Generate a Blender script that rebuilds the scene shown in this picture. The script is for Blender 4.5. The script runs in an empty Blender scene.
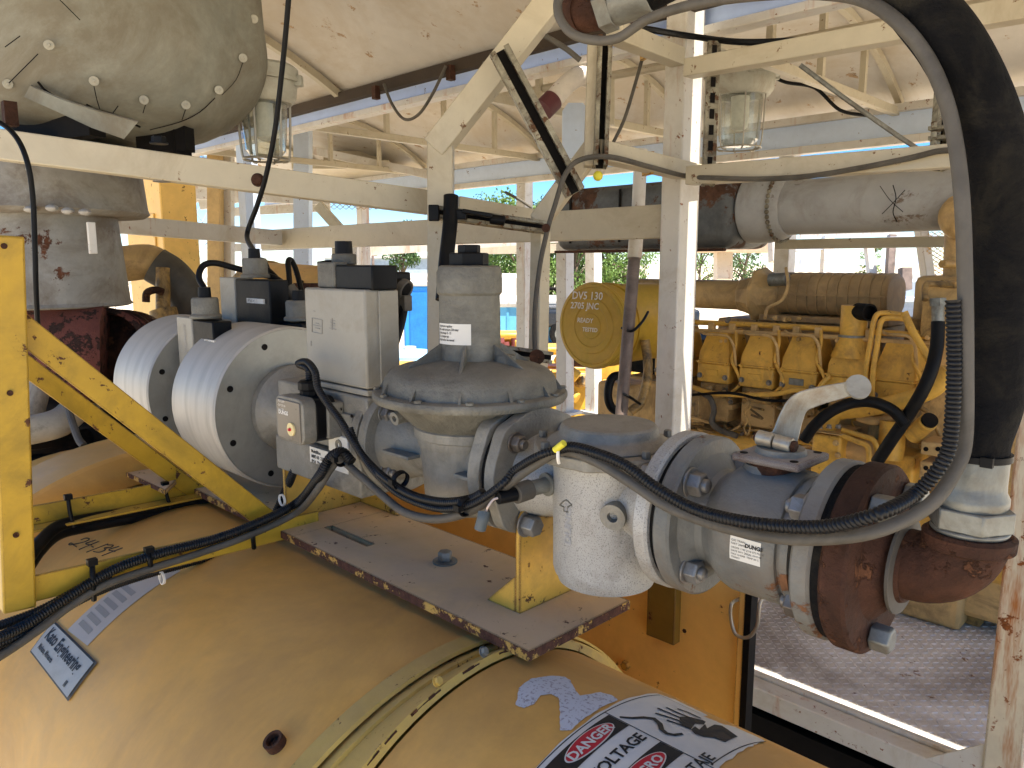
import bpy, bmesh, math, random
from mathutils import Vector as V, Matrix, noise as mnoise
random.seed(7)
PI=math.pi; rad=math.radians; sin=math.sin; cos=math.cos
sc=bpy.context.scene; COL=sc.collection
# ---------------------------------------------------------------- camera
F=770.; PIT=rad(8.9); CAM=V((0,0,1.5)); q2=2**-.5
RT=V((q2,q2,0)); HD=V((-q2,q2,0)); FW=HD*cos(PIT)-V((0,0,1))*sin(PIT); UP=HD*sin(PIT)+V((0,0,1))*cos(PIT)
def ray(u,v): return FW+RT*((u-512)/F)-UP*((v-384)/F)
def A(u,v,d): return CAM+ray(u,v)*d                  # point at depth d
def on(u,v,ax,val):
    d=ray(u,v); return CAM+d*((val-CAM[ax])/d[ax])
def PX(u,v,x): return on(u,v,0,x)
def PY(u,v,y): return on(u,v,1,y)
def PZ(u,v,z): return on(u,v,2,z)
cd=bpy.data.cameras.new('camera'); cam=bpy.data.objects.new('camera',cd); COL.objects.link(cam)
cam.location=CAM; cam.rotation_euler=(rad(90)-PIT,0,rad(45)); cd.sensor_width=36; cd.lens=F*36/1024; cd.clip_start=.02; cd.clip_end=3000
sc.camera=cam
# ---------------------------------------------------------------- objects
ORG={}
def tag(o,label=None,cat=None,group=None,kind=None):
    if label: o['label']=label
    if cat: o['category']=cat
    if group: o['group']=group
    if kind: o['kind']=kind
    return o
def thing(name,loc,label,cat,group=None):
    o=bpy.data.objects.new(name,None); COL.objects.link(o); o.location=loc; o.empty_display_size=.05
    ORG[o.name]=V(loc); return tag(o,label,cat,group)
def root_org(o):
    return ORG.get(o.name,V((0,0,0)))
def basis(d,up=(0,0,1)):
    x=V(d).normalized(); u=V(up)
    if abs(x.dot(u.normalized()))>.995: u=V((0,1,0)) if abs(x.y)<.9 else V((1,0,0))
    y=u.cross(x).normalized(); z=x.cross(y); return x,y,z
def smooth_path(pts,n=8):
    P=[V(p) for p in pts]
    if len(P)<3: return P
    Q=[P[0]*2-P[1]]+P+[P[-1]*2-P[-2]]; out=[]
    for i in range(1,len(Q)-2):
        a,b,c,d=Q[i-1:i+3]
        for k in range(n):
            t=k/n; out.append(.5*((2*b)+(c-a)*t+(2*a-5*b+4*c-d)*t*t+(3*b-a-3*c+d)*t**3))
    out.append(P[-1]); return out
def resample(P,step):
    out=[P[0]]; acc=0
    for a,b in zip(P,P[1:]):
        L=(b-a).length
        if L<1e-9: continue
        t=step-acc
        while t<=L: out.append(a+(b-a)*(t/L)); t+=step
        acc=(acc+L)%step
    return out
class MB:
    def __init__(s): s.v=[];s.f=[];s.m=[];s.cm=0
    def add(s,vs,fs):
        o=len(s.v); s.v+=[V(p) for p in vs]; s.f+=[tuple(i+o for i in f) for f in fs]; s.m+=[s.cm]*len(fs); return s
    def box(s,c,d,M=None):
        c=V(c); h=V(d)/2; vs=[]
        for i in range(8):
            p=V((h.x*(1 if i&1 else -1),h.y*(1 if i&2 else -1),h.z*(1 if i&4 else -1)))
            if M: p=M@p
            vs.append(c+p)
        return s.add(vs,[(0,2,3,1),(4,5,7,6),(0,1,5,4),(2,6,7,3),(0,4,6,2),(1,3,7,5)])
    def bx(s,x0,x1,y0,y1,z0,z1): return s.box(((x0+x1)/2,(y0+y1)/2,(z0+z1)/2),(abs(x1-x0),abs(y1-y0),abs(z1-z0)))
    def bar(s,a,b,w,h,up=(0,0,1)):
        a=V(a);b=V(b);x,y,z=basis(b-a,up)
        M=Matrix((x,y,z)).transposed(); return s.box((a+b)/2,((b-a).length,w,h),M)
    def chan(s,a,b,w,h,t=.003,up=(0,0,1),lip=.007):
        # strut channel, open towards +z of its basis
        a=V(a);b=V(b);x,y,z=basis(b-a,up);L=(b-a).length;c=(a+b)/2;M=Matrix((x,y,z)).transposed()
        s.box(c-z*(h/2-t/2),(L,w,t),M); 
        for k in(1,-1):
            s.box(c+y*k*(w/2-t/2)+z*t/2,(L,t,h-t),M); s.box(c+y*k*(w/2-t-lip/2)+z*(h/2-t/2),(L,lip,t),M)
        return s
    def angle(s,a,b,w,h,t=.005,up=(0,0,1),sy=1,sz=1):
        a=V(a);b=V(b);x,y,z=basis(b-a,up);L=(b-a).length;c=(a+b)/2;M=Matrix((x,y,z)).transposed()
        s.box(c+y*sy*(w/2-t/2),(L,t,h),M); s.box(c-y*sy*t/2+z*sz*(h/2-t/2),(L,w-t,t),M); return s
    def prism(s,poly,fr,t):
        # poly list of 2D in frame (o,ex,ey,ez); thickness t along ez (centred)
        o,ex,ey,ez=[V(q) for q in fr]; n=len(poly)
        vs=[o+ex*p[0]+ey*p[1]+ez*k for k in(-t/2,t/2) for p in poly]
        fs=[tuple(range(n))[::-1],tuple(range(n,2*n))]+[(i,(i+1)%n,(i+1)%n+n,i+n) for i in range(n)]
        return s.add(vs,fs)
    def lathe(s,prof,o,d,n=32,cap=True,ref=None,arc=None):
        # prof: list of (h,r) along direction d from o
        o=V(o);x,y,z=basis(d,ref or (0,0,1)); vs=[];fs=[]
        for h,r in prof:
            for k in range(n):
                a=2*PI*k/n; vs.append(o+x*h+(y*cos(a)+z*sin(a))*r)
        m=len(prof)
        for i in range(m-1):
            for k in range(n):
                k2=(k+1)%n; fs.append((i*n+k,i*n+k2,(i+1)*n+k2,(i+1)*n+k))
        if cap:
            if prof[0][1]>1e-5: fs.append(tuple(range(n))[::-1])
            if prof[-1][1]>1e-5: fs.append(tuple(range((m-1)*n,m*n)))
        return s.add(vs,fs)
    def cyl(s,a,b,r,n=20,r2=None,ref=None):
        a=V(a);b=V(b); return s.lathe([(0,r),((b-a).length,r if r2 is None else r2)],a,b-a,n,ref=ref)
    def ring(s,a,b,ro,ri,n=32):
        a=V(a);b=V(b);L=(b-a).length; o=len(s.v)
        return s.lathe([(0,ri),(0,ro),(L,ro),(L,ri),(0,ri)],a,b-a,n,cap=False)
    def tube(s,pts,r,n=10,sm=8,cap=True,rf=None,flat=1):
        P=smooth_path(pts,sm) if sm else [V(p) for p in pts]
        vs=[];fs=[];m=len(P); T=(P[1]-P[0]).normalized(); _,y,z=basis(T)
        for i,p in enumerate(P):
            t=(P[min(i+1,m-1)]-P[max(i-1,0)])
            t=t.normalized() if t.length>1e-9 else T
            y=(y-t*y.dot(t)).normalized(); z=t.cross(y); rr=rf(i) if rf else r
            for k in range(n):
                a=2*PI*k/n; vs.append(p+(y*cos(a)+z*sin(a)*flat)*rr)
        for i in range(m-1):
            for k in range(n):
                k2=(k+1)%n; fs.append((i*n+k,i*n+k2,(i+1)*n+k2,(i+1)*n+k))
        if cap: fs+= [tuple(range(n))[::-1],tuple(range((m-1)*n,m*n))]
        return s.add(vs,fs)
    def conduit(s,pts,r,pitch=.0042,n=10):
        P=resample(smooth_path(pts,16),pitch/3)
        return s.tube(P,r,n,0,rf=lambda i:(r,r*.97,r*.80)[i%3])
    def hexb(s,p,d,r,h,stud=0,washer=1):
        p=V(p);d=V(d).normalized()
        if washer: s.lathe([(0,r*1.25),(r*.2,r*1.25)],p,d,20)
        o=p+d*(r*.2 if washer else 0)
        s.lathe([(0,r),(h*.85,r),(h,r*.86)],o,d,6)
        if stud: s.lathe([(h-.0005,r*.55),(h+stud*.85,r*.55),(h+stud,r*.45)],o,d,12)
        return s
    def sphere(s,c,r,n=16,m=10,sq=(1,1,1)):
        prof=[(-r*cos(PI*i/m),max(r*sin(PI*i/m),1e-6)) for i in range(m+1)]
        o=len(s.v); s.lathe(prof,(0,0,0),(0,0,1),n,cap=False)
        for i in range(o,len(s.v)): p=s.v[i]; s.v[i]=V(c)+V((p.x*sq[0],p.y*sq[1],p.z*sq[2]))
        return s
def part(parent,name,mb,mat,bevel=0,ang=35,label=None,seg=2):
    me=bpy.data.meshes.new(name); org=V((0,0,0))
    if parent is not None:
        org=root_org(parent)
    me.from_pydata([tuple(p-org) for p in mb.v],[],mb.f); me.validate(verbose=False)
    mats=mat if isinstance(mat,(list,tuple)) else [mat]
    for m in mats: me.materials.append(m)
    if len(mats)>1 and len(me.polygons)==len(mb.m): me.polygons.foreach_set('material_index',mb.m)
    bm=bmesh.new(); bm.from_mesh(me); bmesh.ops.recalc_face_normals(bm,faces=bm.faces); bm.to_mesh(me); bm.free()
    me.polygons.foreach_set('use_smooth',[True]*len(me.polygons)); me.set_sharp_from_angle(angle=rad(ang))
    o=bpy.data.objects.new(name,me); COL.objects.link(o)
    if parent is not None: o.parent=parent; ORG[o.name]=org
    if bevel:
        b=o.modifiers.new('bevel','BEVEL'); b.width=bevel; b.segments=seg; b.limit_method='ANGLE'; b.angle_limit=rad(40)
    if label: o['label']=label
    return o
def solo(name,mb,mat,label,cat,group=None,bevel=0,kind=None,ang=35,loc=None):
    loc=V(loc) if loc is not None else sum((p for p in mb.v[:400]),V((0,0,0)))/max(1,len(mb.v[:400]))
    m2=MB(); m2.v=[p-loc for p in mb.v]; m2.f=mb.f; m2.m=mb.m
    o=part(None,name,m2,mat,bevel,ang); o.location=loc; return tag(o,label,cat,group,kind)
def struct(name,mb,mat,kind='structure',bevel=0,ang=35,label=None,cat=None):
    o=part(None,name,mb,mat,bevel,ang); return tag(o,label,cat,None,kind)
def text_mesh(txt,size,mapf,align='LEFT',shear=0,extr=0,space=1.0,sub=0,bold=0):
    cu=bpy.data.curves.new('t','FONT'); cu.body=txt; cu.size=size; cu.align_x=align; cu.shear=shear; cu.space_character=space; cu.offset=bold
    cu.extrude=extr; cu.resolution_u=2
    o=bpy.data.objects.new('t',cu); COL.objects.link(o); dg=bpy.context.evaluated_depsgraph_get(); dg.update()
    me=bpy.data.meshes.new_from_object(o.evaluated_get(dg)); bpy.data.objects.remove(o)
    bm=bmesh.new(); bm.from_mesh(me)
    if sub:
        bmesh.ops.triangulate(bm,faces=bm.faces); bmesh.ops.subdivide_edges(bm,edges=bm.edges,cuts=sub,use_grid_fill=True)
    mb=MB(); bm.verts.ensure_lookup_table(); mb.add([mapf(v.co.x,v.co.y,v.co.z) for v in bm.verts],[tuple(v.index for v in f.verts) for f in bm.faces])
    bm.free(); bpy.data.meshes.remove(me); return mb
# ---------------------------------------------------------------- materials
def newmat(name):
    m=bpy.data.materials.new(name); m.use_nodes=True; nt=m.node_tree; nt.nodes.clear()
    out=nt.nodes.new('ShaderNodeOutputMaterial'); b=nt.nodes.new('ShaderNodeBsdfPrincipled'); nt.links.new(b.outputs[0],out.inputs[0])
    return m,nt,b
def c4(c): return (c[0],c[1],c[2],1)
def ramp(nt,fac,a,b,ca=(0,0,0,1),cb=(1,1,1,1)):
    r=nt.nodes.new('ShaderNodeValToRGB'); r.color_ramp.elements[0].position=a; r.color_ramp.elements[1].position=b
    r.color_ramp.elements[0].color=ca; r.color_ramp.elements[1].color=cb; nt.links.new(fac,r.inputs[0]); return r.outputs[0]
def noi(nt,co,scale,detail=6,rough=.6,dist=0,stretch=None):
    if stretch:
        mp=nt.nodes.new('ShaderNodeMapping'); mp.inputs['Scale'].default_value=stretch; nt.links.new(co,mp.inputs[0]); co=mp.outputs[0]
    n=nt.nodes.new('ShaderNodeTexNoise'); n.inputs['Scale'].default_value=scale; n.inputs['Detail'].default_value=detail
    n.inputs['Roughness'].default_value=rough; n.inputs['Distortion'].default_value=dist; nt.links.new(co,n.inputs['Vector']); return n.outputs['Fac']
def mix(nt,fac,a,b,bt='MIX'):
    m=nt.nodes.new('ShaderNodeMix'); m.data_type='RGBA'; m.blend_type=bt
    for s_,v_ in((m.inputs[0],fac),(m.inputs[6],a),(m.inputs[7],b)):
        if isinstance(v_,(int,float)): s_.default_value=v_
        elif isinstance(v_,tuple): s_.default_value=v_
        else: nt.links.new(v_,s_)
    return m.outputs[2]
def mth(nt,op,a,b=None,clamp=False):
    m=nt.nodes.new('ShaderNodeMath'); m.operation=op; m.use_clamp=clamp
    for i,v_ in enumerate((a,b)):
        if v_ is None: continue
        if isinstance(v_,(int,float)): m.inputs[i].default_value=v_
        else: nt.links.new(v_,m.inputs[i])
    return m.outputs[0]
RUST=(.085,.034,.017); DUST=(.38,.31,.21)
def paint(name,col,rough=.5,metal=0.,var=.18,rust=0.,rscale=14,rustcol=RUST,dust=0.,dustcol=DUST,grime=0.,grimecol=(.05,.04,.03),gscale=5,bump=.15,bscale=60,edge=0,edgecol=None,speck=None,streak=0,stretch=None,top=0.,dscale=6,spec=.35):
    m,nt,b=newmat(name); tc=nt.nodes.new('ShaderNodeTexCoord').outputs['Object']
    n1=noi(nt,tc,3.5,8,.65,.3,stretch); n2=noi(nt,tc,22,6,.7,0,stretch)
    lo=tuple(c*(1-var) for c in col)+(1,); hi=tuple(min(1,c*(1+var)) for c in col)+(1,)
    mm=mth(nt,'ADD',mth(nt,'MULTIPLY',n1,.6),mth(nt,'MULTIPLY',n2,.4))
    c=ramp(nt,mm,.38,.62,lo,hi); r=rough
    rv=mth(nt,'ADD',mth(nt,'MULTIPLY',n2,.3),rough-.15)
    if speck:
        s_=noi(nt,tc,speck[0],2,.5); c=mix(nt,ramp(nt,s_,.56,.64),c,c4(speck[1])); 
    if grime:
        g=noi(nt,tc,gscale,9,.7,.6,stretch); gf=ramp(nt,g,.56-.25*grime,.72-.2*grime); c=mix(nt,mth(nt,'MULTIPLY',gf,min(1,.4+grime)),c,c4(grimecol))
    if dust:
        ge=nt.nodes.new('ShaderNodeNewGeometry'); sx=nt.nodes.new('ShaderNodeSeparateXYZ'); nt.links.new(ge.outputs['True Normal'],sx.inputs[0])
        d1=ramp(nt,sx.outputs[2],.25,.95); dn=noi(nt,tc,dscale,7,.65); d2=ramp(nt,dn,.3,.62)
        df=mth(nt,'MULTIPLY',mth(nt,'ADD',mth(nt,'MULTIPLY',d1,mth(nt,'ADD',mth(nt,'MULTIPLY',d2,.6),.4)),mth(nt,'MULTIPLY',d2,.25)),dust,True)
        c=mix(nt,df,c,c4(dustcol)); rv=mth(nt,'ADD',rv,mth(nt,'MULTIPLY',df,.35),True)
    mt=None
    if streak:
        sn=noi(nt,tc,9,6,.75,0,(1,1,.12)); sf=mth(nt,'MULTIPLY',ramp(nt,sn,.57-.12*streak,.68-.1*streak),min(1,.5+streak)); c=mix(nt,sf,c,(.42,.16,.045,1))
    if rust:
        rn=noi(nt,tc,rscale,12,.72,.2); rf=ramp(nt,rn,.645-.24*rust,.675-.24*rust); rc=ramp(nt,noi(nt,tc,rscale*4,6,.7),.3,.7,tuple(x*.4 for x in rustcol)+(1,),tuple(min(1,x*1.5) for x in rustcol)+(1,))
        c=mix(nt,rf,c,rc); rv=mth(nt,'ADD',rv,mth(nt,'MULTIPLY',rf,.4),True); mt=rf
    if edge:
        bv=nt.nodes.new('ShaderNodeBevel'); bv.samples=3; bv.inputs[0].default_value=.006*edge; ge=nt.nodes.new('ShaderNodeNewGeometry')
        dp=nt.nodes.new('ShaderNodeVectorMath'); dp.operation='DOT_PRODUCT'; nt.links.new(bv.outputs[0],dp.inputs[0]); nt.links.new(ge.outputs['Normal'],dp.inputs[1])
        ef=mth(nt,'SUBTRACT',1.0,dp.outputs['Value']); en=noi(nt,tc,38,8,.75)
        e2=mth(nt,'ADD',mth(nt,'MULTIPLY',ef,4.5),mth(nt,'SUBTRACT',en,.5)); ee=ramp(nt,e2,.20,.28)
        c=mix(nt,ee,c,c4(edgecol or RUST)); rv=mth(nt,'ADD',rv,mth(nt,'MULTIPLY',ee,.3),True)
    b.inputs['Specular IOR Level'].default_value=spec
    nt.links.new(c,b.inputs['Base Color']); nt.links.new(rv,b.inputs['Roughness'])
    if mt is not None and metal: nt.links.new(mth(nt,'MULTIPLY',mth(nt,'SUBTRACT',1.0,mt),metal),b.inputs['Metallic'])
    else: b.inputs['Metallic'].default_value=metal
    if bump:
        bp=nt.nodes.new('ShaderNodeBump'); bp.inputs['Strength'].default_value=bump; bp.inputs['Distance'].default_value=.004
        h=noi(nt,tc,bscale,6,.65)
        if mt is not None: h=mth(nt,'ADD',h,mth(nt,'MULTIPLY',mt,.5))
        nt.links.new(h,bp.inputs['Height']); nt.links.new(bp.outputs[0],b.inputs['Normal'])
    return m
YEL=(.50,.28,.045)
m_drum=paint('yellow_drum_paint',(.69,.365,.07),.40,var=.15,dust=.34,dustcol=(.72,.44,.17),grime=.5,grimecol=(.43,.225,.05),gscale=2.4,bump=.2,bscale=5,rust=0,dscale=2.5)
m_band=paint('olive_yellow_paint',(.50,.33,.055),.5,var=.2,dust=.5,dustcol=(.55,.38,.17),grime=.35,grimecol=(.30,.19,.04),rust=.17,rscale=26,bump=.2)
m_panel=paint('yellow_panel_paint',(.86,.55,.15),.42,var=.08,dust=.3,dustcol=(.74,.55,.28),rust=.07,rscale=22,grime=.3,grimecol=(.70,.45,.12),gscale=3,bump=.05,edge=.6)
m_brack=paint('yellow_bracket_paint',(.60,.34,.045),.5,var=.16,rust=.22,rscale=26,dust=.25,bump=.1,edge=1,grime=.3,grimecol=(.36,.22,.04))
m_plate=paint('dusty_plate_paint',(.66,.45,.20),.65,var=.14,dust=.6,dustcol=(.64,.48,.31),rust=.10,rscale=34,bump=.12,edge=1,grime=.35,grimecol=(.44,.30,.18),gscale=7)
m_edge=paint('flaking_rust_edge',(.58,.34,.08),.7,rust=.85,rscale=30,rustcol=(.095,.04,.025),bump=.5,bscale=70)
m_yframe=paint('yellow_frame_paint',(.52,.32,.025),.40,var=.14,rust=.16,rscale=34,dust=.15,dustcol=(.42,.33,.2),grime=.35,grimecol=(.24,.16,.02),bump=.06,edge=.5)
m_alu=paint('cast_aluminium',(.265,.255,.22),.55,.3,var=.22,dust=.4,dustcol=(.30,.265,.21),grime=.45,grimecol=(.12,.11,.09),gscale=7,bump=.5,bscale=160)
m_aludark=paint('weathered_cast_aluminium',(.195,.19,.16),.55,.35,var=.32,dust=.38,dustcol=(.27,.24,.19),grime=.5,grimecol=(.085,.083,.072),gscale=8,bump=.7,bscale=140)
m_spk=paint('speckled_silver_paint',(.42,.415,.39),.5,.1,var=.16,dust=.45,dustcol=(.36,.32,.25),bump=.3,bscale=220,speck=(620,(.22,.22,.21)),grime=.35,grimecol=(.24,.22,.19),gscale=8)
m_disc=paint('machined_aluminium',(.50,.485,.445),.5,.4,var=.10,stretch=(2.2,.3,.3),bump=.05,bscale=90,grime=.4,grimecol=(.33,.32,.29),dust=.3,dustcol=(.42,.38,.32))
m_face=paint('grey_anodised_face',(.31,.31,.275),.45,.35,var=.14,bump=.05,dust=.2,grime=.25,grimecol=(.19,.19,.165))
m_box=paint('grey_actuator_paint',(.29,.28,.24),.5,var=.08,dust=.3,grime=.3,grimecol=(.2,.175,.125),bump=.1,bscale=150)
m_blue=paint('blue_grey_valve_paint',(.14,.143,.133),.45,.1,var=.3,rust=.33,rscale=9,rustcol=(.14,.065,.03),dust=.55,dustcol=(.27,.265,.24),bump=.5,bscale=60,grime=.4,grimecol=(.15,.11,.075))
m_rust=paint('rusty_iron',(.070,.030,.018),.75,.1,var=.55,dust=.15,dustcol=(.13,.08,.05),bump=1.0,bscale=110,grime=.5,grimecol=(.026,.013,.009),gscale=9,rust=.35,rustcol=(.11,.048,.024),rscale=18,spec=.2)
m_rustred=paint('mottled_red_rust',(.13,.040,.028),.85,var=.25,rust=.55,rscale=22,rustcol=(.032,.016,.012),bump=.9,bscale=50)
m_zinc=paint('galvanised_steel',(.22,.23,.21),.42,.35,var=.35,bump=.3,bscale=50,grime=.5,grimecol=(.12,.11,.09),gscale=12,dust=.25,dustcol=(.26,.24,.2),spec=.4)
m_bolt=paint('zinc_bolt',(.27,.27,.26),.45,.6,var=.25,dust=.3,dustcol=(.3,.27,.22),bump=.4,grime=.45,grimecol=(.11,.08,.055),gscale=14)
m_rubber=paint('black_hose_rubber',(.006,.006,.0065),.8,var=.5,bump=1.0,bscale=120,grime=.3,grimecol=(.03,.026,.018),gscale=12,spec=.12)
m_black=paint('black_plastic',(.0045,.005,.006),.45,var=.4,bump=.12,grime=.2,grimecol=(.014,.013,.011),spec=.15)
m_cond=paint('black_corrugated_conduit',(.007,.008,.010),.36,var=.3,bump=0,spec=.25)
m_gcab=paint('grey_cable_jacket',(.085,.078,.066),.6,var=.25,dust=.25,dustcol=(.20,.175,.135),bump=.3,grime=.35,grimecol=(.04,.036,.03),gscale=9)
m_cream=paint('cream_frame_paint',(.50,.455,.345),.45,var=.06,grime=.32,grimecol=(.38,.32,.22),gscale=3.5,rust=.07,rscale=26,rustcol=(.14,.07,.035),bump=.05,bscale=20)
m_white=paint('white_frame_paint',(.62,.60,.55),.45,var=.06,grime=.25,grimecol=(.45,.39,.29),gscale=4,rust=.12,rscale=28,rustcol=(.20,.08,.03),bump=.05,bscale=20,streak=.08)
m_cool=paint('sky_tinted_white_paint',(.55,.66,.84),.42,var=.06,bump=.05,rust=.03,rscale=18)  # white steel with the blue of the skylight put into its base colour
m_rpost=paint('rust_streaked_white_paint',(.66,.60,.46),.5,var=.1,rust=.22,rscale=15,rustcol=(.24,.08,.022),streak=.75,bump=.15,edge=1,edgecol=(.18,.065,.025))
m_roof=paint('off_white_roof_sheet',(.60,.575,.53),.55,var=.06,grime=.42,grimecol=(.48,.41,.31),gscale=1.3,rust=.16,rscale=9,rustcol=(.36,.25,.15),bump=.04,bscale=5)
m_tank=paint('grey_green_lagging',(.23,.235,.20),.75,var=.2,grime=.55,grimecol=(.16,.145,.11),gscale=3.0,bump=1.0,bscale=9,dust=.1,spec=.2)
m_neck=paint('grey_painted_duct',(.27,.265,.24),.55,var=.2,grime=.45,grimecol=(.13,.10,.07),rust=.2,rscale=10,bump=.25)
m_muff=paint('scorched_grey_muffler',(.10,.105,.105),.55,.2,var=.35,rust=.52,rscale=3.5,rustcol=(.085,.042,.024),bump=.3)
m_pipegr=paint('grey_exhaust_lagging',(.37,.37,.36),.6,var=.08,grime=.22,grimecol=(.24,.22,.19),bump=.15,bscale=12,rust=.06,rscale=6,rustcol=(.16,.12,.09))
m_eng=paint('engine_yellow',(.66,.38,.06),.42,var=.2,grime=.3,grimecol=(.30,.17,.045),gscale=8,dust=.25,dustcol=(.5,.38,.2),bump=.3,rust=.09,rscale=20)
m_engd=paint('oily_engine_yellow',(.42,.26,.08),.45,var=.35,grime=.5,grimecol=(.045,.03,.016),gscale=11,dust=.3,bump=.5)
m_engt=paint('tan_engine_paint',(.56,.37,.15),.5,var=.2,grime=.35,grimecol=(.22,.14,.06),gscale=8,dust=.3,dustcol=(.5,.4,.26),bump=.35)
m_brown=paint('dusty_brown_manifold',(.40,.27,.125),.6,var=.2,grime=.3,grimecol=(.18,.12,.06),dust=.35,dustcol=(.48,.36,.21),bump=.3)
m_ydisc=paint('air_cleaner_yellow',(.52,.32,.04),.4,var=.14,dust=.1,grime=.4,grimecol=(.42,.29,.02),gscale=5,bump=.05)
m_floor=paint('worn_checker_plate',(.74,.72,.69),.5,.0,var=.12,grime=.42,grimecol=(.26,.22,.19),gscale=1.3,rust=.16,rscale=9,rustcol=(.22,.14,.09),bump=.3)
m_lug=paint('checker_lug_steel',(.78,.76,.73),.4,.1,var=.12,grime=.42,grimecol=(.36,.31,.27),gscale=1.3,bump=0)
m_dark=paint('black_oily_steel_and_shade',(.009,.008,.0075),.7,var=.4,bump=.3,spec=.1)  # dark steel; also fills the plate slot and tank gaps with painted shade
m_label=paint('white_label',(.66,.65,.60),.5,var=.05,bump=0,grime=.1,grimecol=(.5,.47,.38))
m_plateal=paint('stamped_aluminium_plate',(.40,.39,.35),.5,.1,var=.12,bump=.05,grime=.3,grimecol=(.28,.25,.2))
m_ink=paint('black_ink',(.015,.015,.016),.5,var=.1,bump=0)
m_fade=paint('faded_print',(.26,.25,.23),.6,var=.1,bump=0)
m_chalk=paint('white_marker',(.78,.76,.70),.6,var=.05,bump=0)
m_red=paint('sign_red',(.50,.02,.035),.4,var=.05,bump=0)
m_yellowtag=paint('yellow_cable_tag',(.65,.60,.05),.45,var=.05,bump=0)
m_strut=paint('galvanised_strut',(.30,.28,.21),.45,.4,var=.35,rust=.42,rscale=26,rustcol=(.09,.045,.022),bump=.4,grime=.5,grimecol=(.09,.07,.045),gscale=14)
m_handle=paint('worn_steel_handle',(.44,.42,.35),.42,.45,var=.18,grime=.4,grimecol=(.26,.19,.12),gscale=12,bump=.3)
m_lamp=paint('grey_lamp_casting',(.40,.40,.34),.5,.05,var=.14,dust=.1,bump=.25,grime=.35,grimecol=(.24,.2,.14))
m_wire=paint('steel_wire',(.35,.33,.28),.45,.6,var=.1,bump=0)
m_purple=paint('weathered_conduit_pipe',(.20,.155,.135),.55,.1,var=.3,bump=.3,dust=.1,grime=.3)
def glass(name,col,alpha=.35,rough=.15):
    m,nt,b=newmat(name); b.inputs['Base Color'].default_value=c4(col); b.inputs['Roughness'].default_value=rough; b.inputs['Transmission Weight'].default_value=alpha; b.inputs['IOR'].default_value=1.25; return m
def thin_glass(name):
    m=bpy.data.materials.new(name); m.use_nodes=True; nt=m.node_tree; nt.nodes.clear(); N=nt.nodes.new
    out=N('ShaderNodeOutputMaterial'); tr=N('ShaderNodeBsdfTransparent'); tr.inputs[0].default_value=(.88,.91,.87,1); gl=N('ShaderNodeBsdfGlossy'); gl.inputs['Roughness'].default_value=.12
    df=N('ShaderNodeBsdfDiffuse'); df.inputs[0].default_value=(.55,.55,.48,1); m1=N('ShaderNodeMixShader'); m2=N('ShaderNodeMixShader'); lw=N('ShaderNodeLayerWeight'); lw.inputs[0].default_value=.25
    no=N('ShaderNodeTexNoise'); no.inputs['Scale'].default_value=9; mu=N('ShaderNodeMath'); mu.operation='MULTIPLY'; mu.inputs[1].default_value=.35
    nt.links.new(no.outputs['Fac'],mu.inputs[0]); nt.links.new(mu.outputs[0],m1.inputs[0]); nt.links.new(tr.outputs[0],m1.inputs[1]); nt.links.new(df.outputs[0],m1.inputs[2])
    nt.links.new(lw.outputs['Facing'],m2.inputs[0]); nt.links.new(m1.outputs[0],m2.inputs[1]); nt.links.new(gl.outputs[0],m2.inputs[2]); nt.links.new(m2.outputs[0],out.inputs[0]); return m
m_glass=thin_glass('dusty_lamp_glass')
# ================================================================ foreground: generator
YA,ZA=.80,1.20
gen=thing('generator',(-1.2,.65,-.2),'large dusty yellow drum-shaped generator filling the foreground, with a stepped end drum','generator')
LC=(.65,.50,.47); SCy=(.65,.639,.338)
def cylmap(c,x,th,dr=0):
    t=rad(th); return V((x,c[0]+(c[2]+dr)*cos(t),c[1]+(c[2]+dr)*sin(t)))
def cylhit(u,v,c):
    d=ray(u,v);a=d.y**2+d.z**2;oy=-c[0];oz=CAM.z-c[1];b=2*(d.y*oy+d.z*oz);cc=oy*oy+oz*oz-c[2]**2;k=(-b-math.sqrt(max(0,b*b-4*a*cc)))/2/a
    P=CAM+d*k; return P.x,math.degrees(math.atan2(P.z-c[1],P.y-c[0]))
def curved(mb2,c,step,mapf):
    """bend a flat mesh (s along the circumference, t along x) round a cylinder: cut it in strips, then map"""
    bm=bmesh.new(); vs=[bm.verts.new(p) for p in mb2.v]
    for f in mb2.f:
        try: bm.faces.new([vs[i] for i in f])
        except ValueError: pass
    s0=min(p.x for p in mb2.v); s1=max(p.x for p in mb2.v); k=s0+step
    while k<s1:
        bmesh.ops.bisect_plane(bm,geom=bm.verts[:]+bm.edges[:]+bm.faces[:],plane_co=(k,0,0),plane_no=(1,0,0)); k+=step
    out=MB(); bm.verts.index_update(); out.add([mapf(v.co.x,v.co.y,v.co.z) for v in bm.verts],[tuple(v.index for v in f.verts) for f in bm.faces]); bm.free(); return out
def jag(poly,amp,n=6,seed=1):
    rr=random.Random(seed); out=[]
    for i,p in enumerate(poly):
        q=poly[(i+1)%len(poly)]
        for k in range(n):
            t=k/n; out.append((p[0]+(q[0]-p[0])*t+rr.uniform(-amp,amp),p[1]+(q[1]-p[1])*t+rr.uniform(-amp,amp)))
    return out
def flat(poly,z=0):
    m=MB(); m.add([(p[0],p[1],z) for p in poly],[tuple(range(len(poly)))]); return m
m=MB(); 
prof=[(-1.14,.30),(-1.12,.46),(-1.10,.47)]+[(-1.1+.02*i,.47) for i in range(1,17)]
m.lathe([(-1.16,.30),(-1.13,.463),(-1.11,.47),(-.02,.47)],(-.75,.65,.5),(1,0,0),128)
part(gen,'drum_shell',m,m_drum)
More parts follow.
